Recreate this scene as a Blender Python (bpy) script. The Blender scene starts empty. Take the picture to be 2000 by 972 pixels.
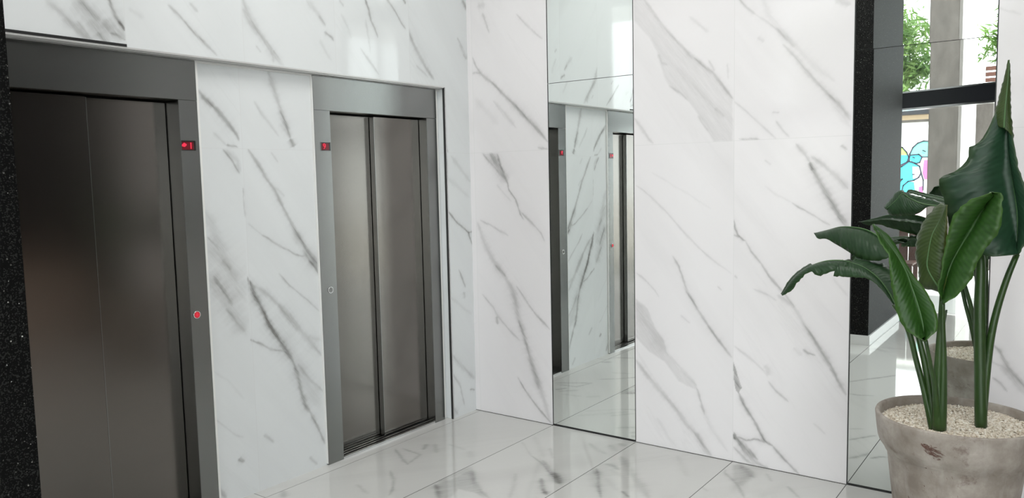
import bpy, bmesh, math, random
import numpy as np
from mathutils import Vector, Matrix

random.seed(7)
scene = bpy.context.scene
COL = scene.collection

# ------------------------------------------------------------------ camera
F_PX, YAW, TILT, ROLL = 1515.8, -0.63316, 0.089765, -0.021081
CAM = Vector((3.3616, -4.1188, 1.6))
def cam_axes():
    fwd = Vector((math.sin(YAW)*math.cos(TILT), math.cos(YAW)*math.cos(TILT), -math.sin(TILT)))
    right = Vector((math.cos(YAW), -math.sin(YAW), 0))
    up = right.cross(fwd)
    r = right*math.cos(ROLL) + up*math.sin(ROLL)
    u = -right*math.sin(ROLL) + up*math.cos(ROLL)
    return r, u, fwd
cd = bpy.data.cameras.new('camera')
cam = bpy.data.objects.new('camera', cd)
COL.objects.link(cam)
r_, u_, f_ = cam_axes()
m = Matrix((( r_.x, u_.x, -f_.x, CAM.x), (r_.y, u_.y, -f_.y, CAM.y), (r_.z, u_.z, -f_.z, CAM.z), (0, 0, 0, 1)))
cam.matrix_world = m
cd.sensor_width = 36; cd.lens = F_PX/2000*36; cd.clip_start = .02
scene.camera = cam

# ------------------------------------------------------------------ light and exposure
scene.view_settings.view_transform = 'Standard'
scene.view_settings.look = 'None'
scene.view_settings.exposure = .82
scene.view_settings.gamma = 1
scene.view_settings.use_curve_mapping = False
w = bpy.data.worlds.new('sky'); scene.world = w; w.use_nodes = True
bg = w.node_tree.nodes['Background']
bg.inputs[0].default_value = (.95, .965, 1, 1); bg.inputs[1].default_value = 2.6
sd = bpy.data.lights.new('sun', 'SUN'); sd.energy = 4.5; sd.angle = math.radians(1.5); sd.color = (1, .96, .9)
sun = bpy.data.objects.new('sun', sd); COL.objects.link(sun)
sun.rotation_euler = Vector((-.45, -.75, -1.35)).to_track_quat('-Z', 'Y').to_euler()   # light travels away from the building
for lx, ly, e in ((1.3, -2.2, 22), (3.4, -2.6, 22)):  # added overhead fill for even brightness; no lamp is seen there
    ld = bpy.data.lights.new('fill_light', 'AREA'); ld.shape = 'RECTANGLE'; ld.size = 1.2; ld.size_y = 2.2; ld.energy = e; ld.color = (1, .985, .97)
    lo = bpy.data.objects.new('fill_light', ld); COL.objects.link(lo); lo.location = (lx, ly, 3.93)

# ------------------------------------------------------------------ node helpers
class NT:
    def __init__(s, name):
        s.m = bpy.data.materials.new(name); s.m.use_nodes = True
        s.t = s.m.node_tree; s.n = s.t.nodes; s.l = s.t.links
        s.b = s.n['Principled BSDF']; s.out = s.n['Material Output']
    def add(s, typ, **kw):
        n = s.n.new(typ)
        for k, v in kw.items(): setattr(n, k, v)
        return n
    def link(s, a, b): s.l.new(a, b)
    def val(s, sock, v):
        if hasattr(v, 'links') or isinstance(v, bpy.types.NodeSocket): s.l.new(v, sock)
        else: sock.default_value = v
    def math(s, op, a, b=0., c=None, clamp=False):
        n = s.add('ShaderNodeMath', operation=op, use_clamp=clamp)
        s.val(n.inputs[0], a); s.val(n.inputs[1], b)
        if c is not None: s.val(n.inputs[2], c)
        return n.outputs[0]
    def mix(s, f, a, b):
        n = s.add('ShaderNodeMix', data_type='RGBA')
        s.val(n.inputs[0], f)
        for i, v in ((6, a), (7, b)):
            if isinstance(v, (tuple, list)): v = tuple(v)+(1,) if len(v) == 3 else v
            s.val(n.inputs[i], v)
        return n.outputs[2]
    def noise(s, vec, scale, detail=3., rough=.5):
        n = s.add('ShaderNodeTexNoise'); n.inputs['Scale'].default_value = scale
        n.inputs['Detail'].default_value = detail; n.inputs['Roughness'].default_value = rough
        if vec is not None: s.link(vec, n.inputs['Vector'])
        return n.outputs[0]
    def ramp(s, f, stops):
        n = s.add('ShaderNodeValToRGB'); e = n.color_ramp.elements
        e[0].position, e[0].color = stops[0][0], tuple(stops[0][1])+(1,)
        e[1].position, e[1].color = stops[-1][0], tuple(stops[-1][1])+(1,)
        for p, c in stops[1:-1]:
            x = e.new(p); x.color = tuple(c)+(1,)
        s.link(f, n.inputs[0]); return n.outputs[0]
    def coord(s, scale=(1, 1, 1), rot=(0, 0, 0), which='Object'):
        t = s.add('ShaderNodeTexCoord'); mp = s.add('ShaderNodeMapping')
        mp.inputs['Scale'].default_value = scale; mp.inputs['Rotation'].default_value = rot
        s.link(t.outputs[which], mp.inputs[0]); return mp.outputs[0]
    def set(s, **kw):
        for k, v in kw.items():
            k = k.replace('_', ' ')
            if isinstance(v, tuple) and len(v) == 3: v = v+(1,)
            s.val(s.b.inputs[k], v)
    def bump(s, h, strength, dist=.002):
        n = s.add('ShaderNodeBump'); n.inputs['Strength'].default_value = strength; n.inputs['Distance'].default_value = dist
        s.link(h, n.inputs['Height']); s.link(n.outputs[0], s.b.inputs['Normal'])

def plain(name, col, rough=.5, metal=0., spec=.5, emit=None, es=0.):
    t = NT(name)
    t.set(Base_Color=col, Roughness=rough, Metallic=metal)
    t.b.inputs['Specular IOR Level'].default_value = spec
    if emit: t.set(Emission_Color=emit); t.b.inputs['Emission Strength'].default_value = es
    return t.m

def marble(name, axes, base, veincol, lines, rough, spec=.5, linecol=(.45, .45, .44), lw=.0014, fine=1., ang=0.9, tone=.03):
    """axes = the two in-plane axes; lines = (axis, offset, pitch) joint lines"""
    t = NT(name)
    tc = t.add('ShaderNodeTexCoord'); sep = t.add('ShaderNodeSeparateXYZ'); t.link(tc.outputs['Object'], sep.inputs[0])
    u, v = sep.outputs[axes[0]], sep.outputs[axes[1]]
    # streak frame running down to the right, as the slabs do
    ca, sa = math.cos(ang), math.sin(ang)
    along = t.math('SUBTRACT', t.math('MULTIPLY', u, ca), t.math('MULTIPLY', v, sa))
    across = t.math('ADD', t.math('MULTIPLY', u, sa), t.math('MULTIPLY', v, ca))
    cmb = t.add('ShaderNodeCombineXYZ'); t.link(t.math('MULTIPLY', along, .13), cmb.inputs[0]); t.link(across, cmb.inputs[1])
    # each tile shows another piece of stone
    cell = t.math('FLOOR', t.math('DIVIDE', t.math('SUBTRACT', sep.outputs[lines[0][0]], lines[0][1]), lines[0][2]))
    t.link(t.math('MULTIPLY', cell, 3.7), cmb.inputs[2])
    sv = cmb.outputs[0]
    cloud = t.noise(sv, 3.0, 4, .55)
    n1 = t.noise(sv, 7.0, 5, .6)
    ridge = t.math('SUBTRACT', 1., t.math('ABSOLUTE', t.math('MULTIPLY', t.math('SUBTRACT', n1, .5), 14.)), clamp=True)
    ridge = t.math('POWER', ridge, 3.)
    gate = t.math('MULTIPLY', t.math('SUBTRACT', t.noise(sv, 2.1, 2, .5), .5), 6., clamp=True)
    fv = t.math('MULTIPLY', t.math('MULTIPLY', ridge, gate), .055*fine)
    soft = t.math('MULTIPLY', t.math('SUBTRACT', cloud, .5), .35*fine, clamp=True)
    at = t.add('ShaderNodeAttribute'); at.attribute_name = 'vein'
    vi = at.outputs['Fac']
    grain = t.noise(sv, 95., 5, .7); grain2 = t.noise(sv, 26., 4, .6)
    vi = t.math('MULTIPLY', vi, t.math('ADD', -.25, t.math('ADD', t.math('MULTIPLY', grain, 1.3), t.math('MULTIPLY', grain2, 1.25))))
    tot = t.math('ADD', t.math('ADD', vi, fv), soft, clamp=True)
    col = t.mix(tot, base, veincol)
    tv = t.math('MULTIPLY', t.math('SUBTRACT', t.math('FRACT', t.math('MULTIPLY', t.math('SINE', t.math('MULTIPLY', cell, 12.9)), 43.7)), .5), tone)
    hsv = t.add('ShaderNodeHueSaturation'); t.link(col, hsv.inputs['Color']); t.link(t.math('ADD', 1., tv), hsv.inputs['Value'])
    col = hsv.outputs[0]
    for a, off, pitch in lines:
        fr = t.math('FRACT', t.math('DIVIDE', t.math('SUBTRACT', sep.outputs[a], off-pitch/2), pitch))
        d = t.math('ABSOLUTE', t.math('MULTIPLY', t.math('SUBTRACT', fr, .5), pitch))
        col = t.mix(t.math('LESS_THAN', d, lw), col, linecol)
    t.set(Base_Color=col, Roughness=rough)
    t.b.inputs['Specular IOR Level'].default_value = spec
    return t.m

M = {}
VC = (.19, .187, .178)
M['marble_back'] = marble('white marble', (0, 2), (.82, .80, .81), VC, [(0, .04, .6), (2, 1.78, 3.6)], .09, .35, (.70, .695, .69), .0009)
M['marble_left'] = marble('white marble side', (1, 2), (.76, .785, .79), VC, [(1, .03, .59), (2, 1.78, 3.6)], .06, .5, (.70, .71, .71), .0009)
M['marble_floor'] = marble('floor marble', (0, 1), (.64, .64, .62), VC, [(0, .04, .6)], .045, .6, (.09, .085, .08), .0021, 1.4, 2.2)

def steel(name, col, rough, horiz=True):
    t = NT(name)
    sc = (3, 3, 420) if horiz else (420, 420, 3)
    v = t.coord(sc)
    n = t.noise(v, 1., 3, .6)
    big = t.noise(t.coord((1.2, 1.2, .6)), 1.5, 2, .5)
    c = t.mix(n, tuple(x*.96 for x in col), tuple(min(1, x*1.04) for x in col))
    rr = t.math('ADD', rough-.05, t.math('ADD', t.math('MULTIPLY', n, .03), t.math('MULTIPLY', big, .05)))
    t.set(Base_Color=c, Metallic=1., Roughness=rr)
    t.b.inputs['Anisotropic'].default_value = .0
    t.bump(n, .05, .0003)
    return t.m
M['steel'] = steel('brushed steel', (.25, .255, .247), .26)
M['steel_door'] = steel('brushed steel door', (.188, .174, .160), .19)
M['alu'] = plain('aluminium', (.62, .62, .62), .25, 1.)
M['alu_dark'] = plain('dark aluminium', (.06, .06, .06), .35, .8)
M['gap'] = plain('dark gap', (.008, .008, .008), .9)
M['caulk'] = plain('white sealant', (.8, .8, .78), .5)
M['mirror'] = plain('mirror glass', (.94, .98, .96), .0, 1.)
M['mirror_edge'] = plain('mirror edge', (.05, .07, .065), .2)
M['chrome'] = plain('chrome', (.75, .75, .75), .1, 1.)
M['skirt'] = plain('white skirting', (.78, .78, .77), .2)
M['paint_dark'] = plain('dark grey paint', (.07, .068, .066), .5)
M['paint_white'] = plain('white paint', (.78, .77, .75), .6)
M['beam'] = plain('black steel', (.012, .013, .018), .45)
M['red_lit'] = plain('red display light', (.3, 0, .01), .4, emit=(1, .03, .08), es=.55)
M['red_glow'] = plain('red display screen', (.05, 0, .004), .2, emit=(.5, 0, .02), es=.10)
M['btn_lit'] = plain('lit button', (.35, .02, .03), .5, emit=(1, .02, .05), es=.16)
M['black'] = plain('black plastic', (.01, .009, .009), .3)

t = NT('black granite')
v = t.coord()
vo = t.add('ShaderNodeTexVoronoi'); vo.inputs['Scale'].default_value = 215; t.link(v, vo.inputs['Vector'])
sepc = t.add('ShaderNodeSeparateColor'); t.link(vo.outputs['Color'], sepc.inputs[0])
dot = t.math('MULTIPLY', t.math('GREATER_THAN', sepc.outputs[0], .86), t.math('LESS_THAN', vo.outputs['Distance'], t.math('MULTIPLY', sepc.outputs[1], .48)))
vo2 = t.add('ShaderNodeTexVoronoi'); vo2.inputs['Scale'].default_value = 420; t.link(v, vo2.inputs['Vector'])
sepd = t.add('ShaderNodeSeparateColor'); t.link(vo2.outputs['Color'], sepd.inputs[0])
dot2 = t.math('MULTIPLY', t.math('GREATER_THAN', sepd.outputs[0], .72), .09)
c = t.mix(dot2, (.0025, .0026, .0025), (.2, .2, .19))
c = t.mix(t.math('MULTIPLY', dot, t.math('ADD', .10, t.math('MULTIPLY', t.math('POWER', sepc.outputs[2], 3.), .9))), c, (.6, .6, .55))
t.set(Base_Color=c, Roughness=.6)
t.b.inputs['Specular IOR Level'].default_value = .10
M['granite'] = t.m

t = NT('weathered clay')
v = t.coord()
a = t.noise(v, 5, 5, .6); b = t.noise(v, 38, 5, .7); d = t.noise(t.coord((14, 14, 2.5)), 1.5, 4, .6)
c = t.ramp(a, [(.32, (.22, .185, .155)), (.5, (.34, .30, .262)), (.68, (.50, .455, .41))])
c = t.mix(t.math('MULTIPLY', t.math('SUBTRACT', b, .5), 1.3, clamp=True), c, (.20, .16, .13))
st = t.math('MULTIPLY', t.math('SUBTRACT', t.noise(v, 11, 6, .75), .57), 7., clamp=True)
c = t.mix(t.math('MULTIPLY', st, .7), c, (.13, .085, .07))
c = t.mix(t.math('MULTIPLY', t.math('SUBTRACT', d, .55), 1.5, clamp=True), c, (.52, .49, .46))
t.set(Base_Color=c, Roughness=.78); t.bump(b, .35, .003)
M['clay'] = t.m
M['scuff'] = plain('brown scuff', (.12, .065, .05), .85)

t = NT('pebble')
oi = t.noise(t.coord(), 95, 2, .5)
t.set(Base_Color=t.ramp(oi, [(.3, (.36, .29, .21)), (.48, (.74, .66, .54)), (.68, (.92, .89, .82))]), Roughness=.8)
M['pebble'] = t.m
M['soil'] = plain('soil', (.03, .02, .015), .95)

def leafmat(name, c1, c2, rim):
    t = NT(name)
    uv = t.add('ShaderNodeTexCoord'); sep = t.add('ShaderNodeSeparateXYZ'); t.link(uv.outputs['UV'], sep.inputs[0])
    ac = t.math('ABSOLUTE', t.math('SUBTRACT', sep.outputs[0], .5))
    ph = t.math('ADD', t.math('MULTIPLY', sep.outputs[1], 150.), t.math('MULTIPLY', ac, -46.))
    st = t.math('MULTIPLY', t.math('ADD', t.math('SINE', ph), 1.), .5)
    n = t.noise(t.coord(), 9, 4, .6)
    c = t.mix(n, c1, c2)
    c = t.mix(t.math('MULTIPLY', st, .22), c, tuple(x*1.6 for x in c2))
    e = t.math('MULTIPLY', t.math('SUBTRACT', ac, .40), 9., clamp=True)
    c = t.mix(t.math('MULTIPLY', e, .5), c, rim)
    t.set(Base_Color=c, Roughness=.36)
    t.b.inputs['Specular IOR Level'].default_value = .45
    t.bump(st, .25, .002)
    tr = t.add('ShaderNodeBsdfTranslucent'); t.link(t.mix(.5, c, (.10, .26, .02)), tr.inputs[0])
    mx = t.add('ShaderNodeMixShader'); mx.inputs[0].default_value = .22
    t.link(t.b.outputs[0], mx.inputs[1]); t.link(tr.outputs[0], mx.inputs[2]); t.link(mx.outputs[0], t.out.inputs[0])
    return t.m
M['leaf0'] = leafmat('dark green leaf', (.012, .040, .016), (.024, .062, .022), (.04, .09, .02))
M['leaf1'] = leafmat('bright green leaf', (.012, .050, .010), (.034, .100, .014), (.09, .20, .03))
M['leaf2'] = leafmat('yellowing leaf', (.018, .045, .012), (.060, .095, .022), (.22, .20, .05))
M['leaf3'] = leafmat('blue green leaf', (.011, .040, .022), (.020, .058, .028), (.06, .10, .03))
M['midrib'] = plain('midrib', (.07, .15, .05), .4)
t = NT('leaf stalk')
n = t.noise(t.coord((60, 60, 2)), 1., 3, .6); n2 = t.noise(t.coord(), 5, 2, .5)
t.set(Base_Color=t.mix(n, (.008, .026, .008), t.mix(n2, (.03, .075, .014), (.06, .13, .022))), Roughness=.35)
M['stalk'] = t.m

t = NT('concrete'); n = t.noise(t.coord((1, 1, .4)), 7, 6, .65)
t.set(Base_Color=t.ramp(n, [(.3, (.055, .047, .042)), (.7, (.10, .088, .08))]), Roughness=.85)
M['concrete'] = t.m
M['white_wall'] = plain('white render', (.85, .85, .83), .8)
M['pave'] = plain('paving', (.50, .49, .47), .8)
t = NT('stained timber'); n = t.noise(t.coord((40, 40, 2)), 1., 4, .6)
t.set(Base_Color=t.mix(n, (.045, .016, .010), (.12, .045, .03)), Roughness=.5)
M['timber'] = t.m
M['tan'] = plain('tan render', (.55, .42, .28), .8)
for k, c in dict(cyan=(.06, .62, .75), teal=(.2, .62, .52), lime=(.42, .68, .16), pink=(.5, .13, .30), pale_pink=(.75, .48, .62), ink=(.03, .03, .06), paper=(.85, .85, .83)).items():
    M['g_'+k] = plain('spray paint '+k.replace('_', ' '), c, .7)
t = NT('tree leaf'); n = t.noise(t.coord(), 2.3, 3, .6)
t.set(Base_Color=t.ramp(n, [(.3, (.03, .08, .02)), (.5, (.09, .18, .04)), (.7, (.22, .32, .09))]), Roughness=.5)
tr = t.add('ShaderNodeBsdfTranslucent'); tr.inputs[0].default_value = (.16, .28, .06, 1)
mxs = t.add('ShaderNodeMixShader'); mxs.inputs[0].default_value = .35
t.link(t.b.outputs[0], mxs.inputs[1]); t.link(tr.outputs[0], mxs.inputs[2]); t.link(mxs.outputs[0], t.out.inputs[0])
M['tree_leaf'] = t.m
M['bark'] = plain('bark', (.10, .075, .055), .9)
t = NT('window glass')
gl = t.add('ShaderNodeBsdfGlossy'); gl.inputs['Roughness'].default_value = .0
tp = t.add('ShaderNodeBsdfTransparent'); tp.inputs[0].default_value = (.95, .97, .96, 1)
fr = t.add('ShaderNodeFresnel'); fr.inputs[0].default_value = 1.45
ms = t.add('ShaderNodeMixShader'); t.link(fr.outputs[0], ms.inputs[0]); t.link(tp.outputs[0], ms.inputs[1]); t.link(gl.outputs[0], ms.inputs[2]); t.link(ms.outputs[0], t.out.inputs[0])
M['glass'] = t.m

# ------------------------------------------------------------------ mesh helpers
def link(name, me, mat=None, parent=None, smooth=False):
    o = bpy.data.objects.new(name, me)
    if mat is not None:
        for mm in (mat if isinstance(mat, (list, tuple)) else [mat]): me.materials.append(mm)
    COL.objects.link(o)
    if parent is not None:
        o.parent = parent
        o.matrix_parent_inverse = parent.matrix_world.inverted() if False else Matrix.Translation(-Vector(parent.location))
    if smooth: me.polygons.foreach_set('use_smooth', [True]*len(me.polygons))
    return o
def from_bm(name, bm, mat, parent=None, smooth=False):
    bm.normal_update(); me = bpy.data.meshes.new(name); bm.to_mesh(me); bm.free()
    return link(name, me, mat, parent, smooth)
def bx(bm, x0, x1, y0, y1, z0, z1, bev=0., mi=0):
    r = bmesh.ops.create_cube(bm, size=1.)
    for v in r['verts']:
        v.co = Vector(((x0+x1)/2+v.co.x*(x1-x0), (y0+y1)/2+v.co.y*(y1-y0), (z0+z1)/2+v.co.z*(z1-z0)))
    fs = set(f for v in r['verts'] for f in v.link_faces)
    if bev:
        es = set(e for v in r['verts'] for e in v.link_edges)
        g = bmesh.ops.bevel(bm, geom=list(es), offset=bev, segments=2, affect='EDGES')
        fs = set(g['faces']) | set(f for f in fs if f.is_valid)
    for f in fs: f.material_index = mi
    return r
def box(name, c, mat, parent=None, bev=0.):
    bm = bmesh.new(); bx(bm, *c, bev=bev); return from_bm(name, bm, mat, parent)
def tag(o, label=None, cat=None, group=None, kind=None):
    if label: o['label'] = label
    if cat: o['category'] = cat
    if group: o['group'] = group
    if kind: o['kind'] = kind
    return o
def struct(o): o['kind'] = 'structure'; return o
def empty(name, loc, label, cat, group=None):
    o = bpy.data.objects.new(name, None); COL.objects.link(o); o.location = loc; o.empty_display_size = .1
    return tag(o, label, cat, group)
def tube(bm, pts, rad, seg=10, cap=True, mi=0):
    pts = [Vector(p) for p in pts]; n = len(pts)
    if not hasattr(rad, '__len__'): rad = [rad]*n
    rings = []; nrm = None
    for i, p in enumerate(pts):
        t_ = (pts[min(i+1, n-1)]-pts[max(i-1, 0)]).normalized()
        if nrm is None: nrm = t_.orthogonal().normalized()
        nrm = (nrm - t_*nrm.dot(t_)).normalized(); b_ = t_.cross(nrm)
        rings.append([bm.verts.new(p+(nrm*math.cos(a)+b_*math.sin(a))*rad[i]) for a in [k*2*math.pi/seg for k in range(seg)]])
    for a, b in zip(rings, rings[1:]):
        for k in range(seg):
            f = bm.faces.new((a[k], a[(k+1) % seg], b[(k+1) % seg], b[k])); f.smooth = True; f.material_index = mi
    if cap:
        for rg in (rings[0][::-1], rings[-1]):
            f = bm.faces.new(rg); f.material_index = mi
def spline(pts, n):
    """Catmull-Rom resample to n points by arc length"""
    P = [np.array(p, float) for p in pts]
    P = [2*P[0]-P[1]]+P+[2*P[-1]-P[-2]]
    out = []
    for i in range(1, len(P)-2):
        for s in np.linspace(0, 1, 12, endpoint=False):
            a, b, c, d = P[i-1:i+3]
            out.append(.5*((2*b)+(-a+c)*s+(2*a-5*b+4*c-d)*s*s+(-a+3*b-3*c+d)*s**3))
    out.append(P[-2]); out = np.array(out)
    L = np.concatenate([[0], np.cumsum(np.linalg.norm(np.diff(out, axis=0), axis=1))]); L /= L[-1]
    q = np.linspace(0, 1, n)
    return np.array([np.interp(q, L, out[:, k]) for k in range(out.shape[1])]).T

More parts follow.
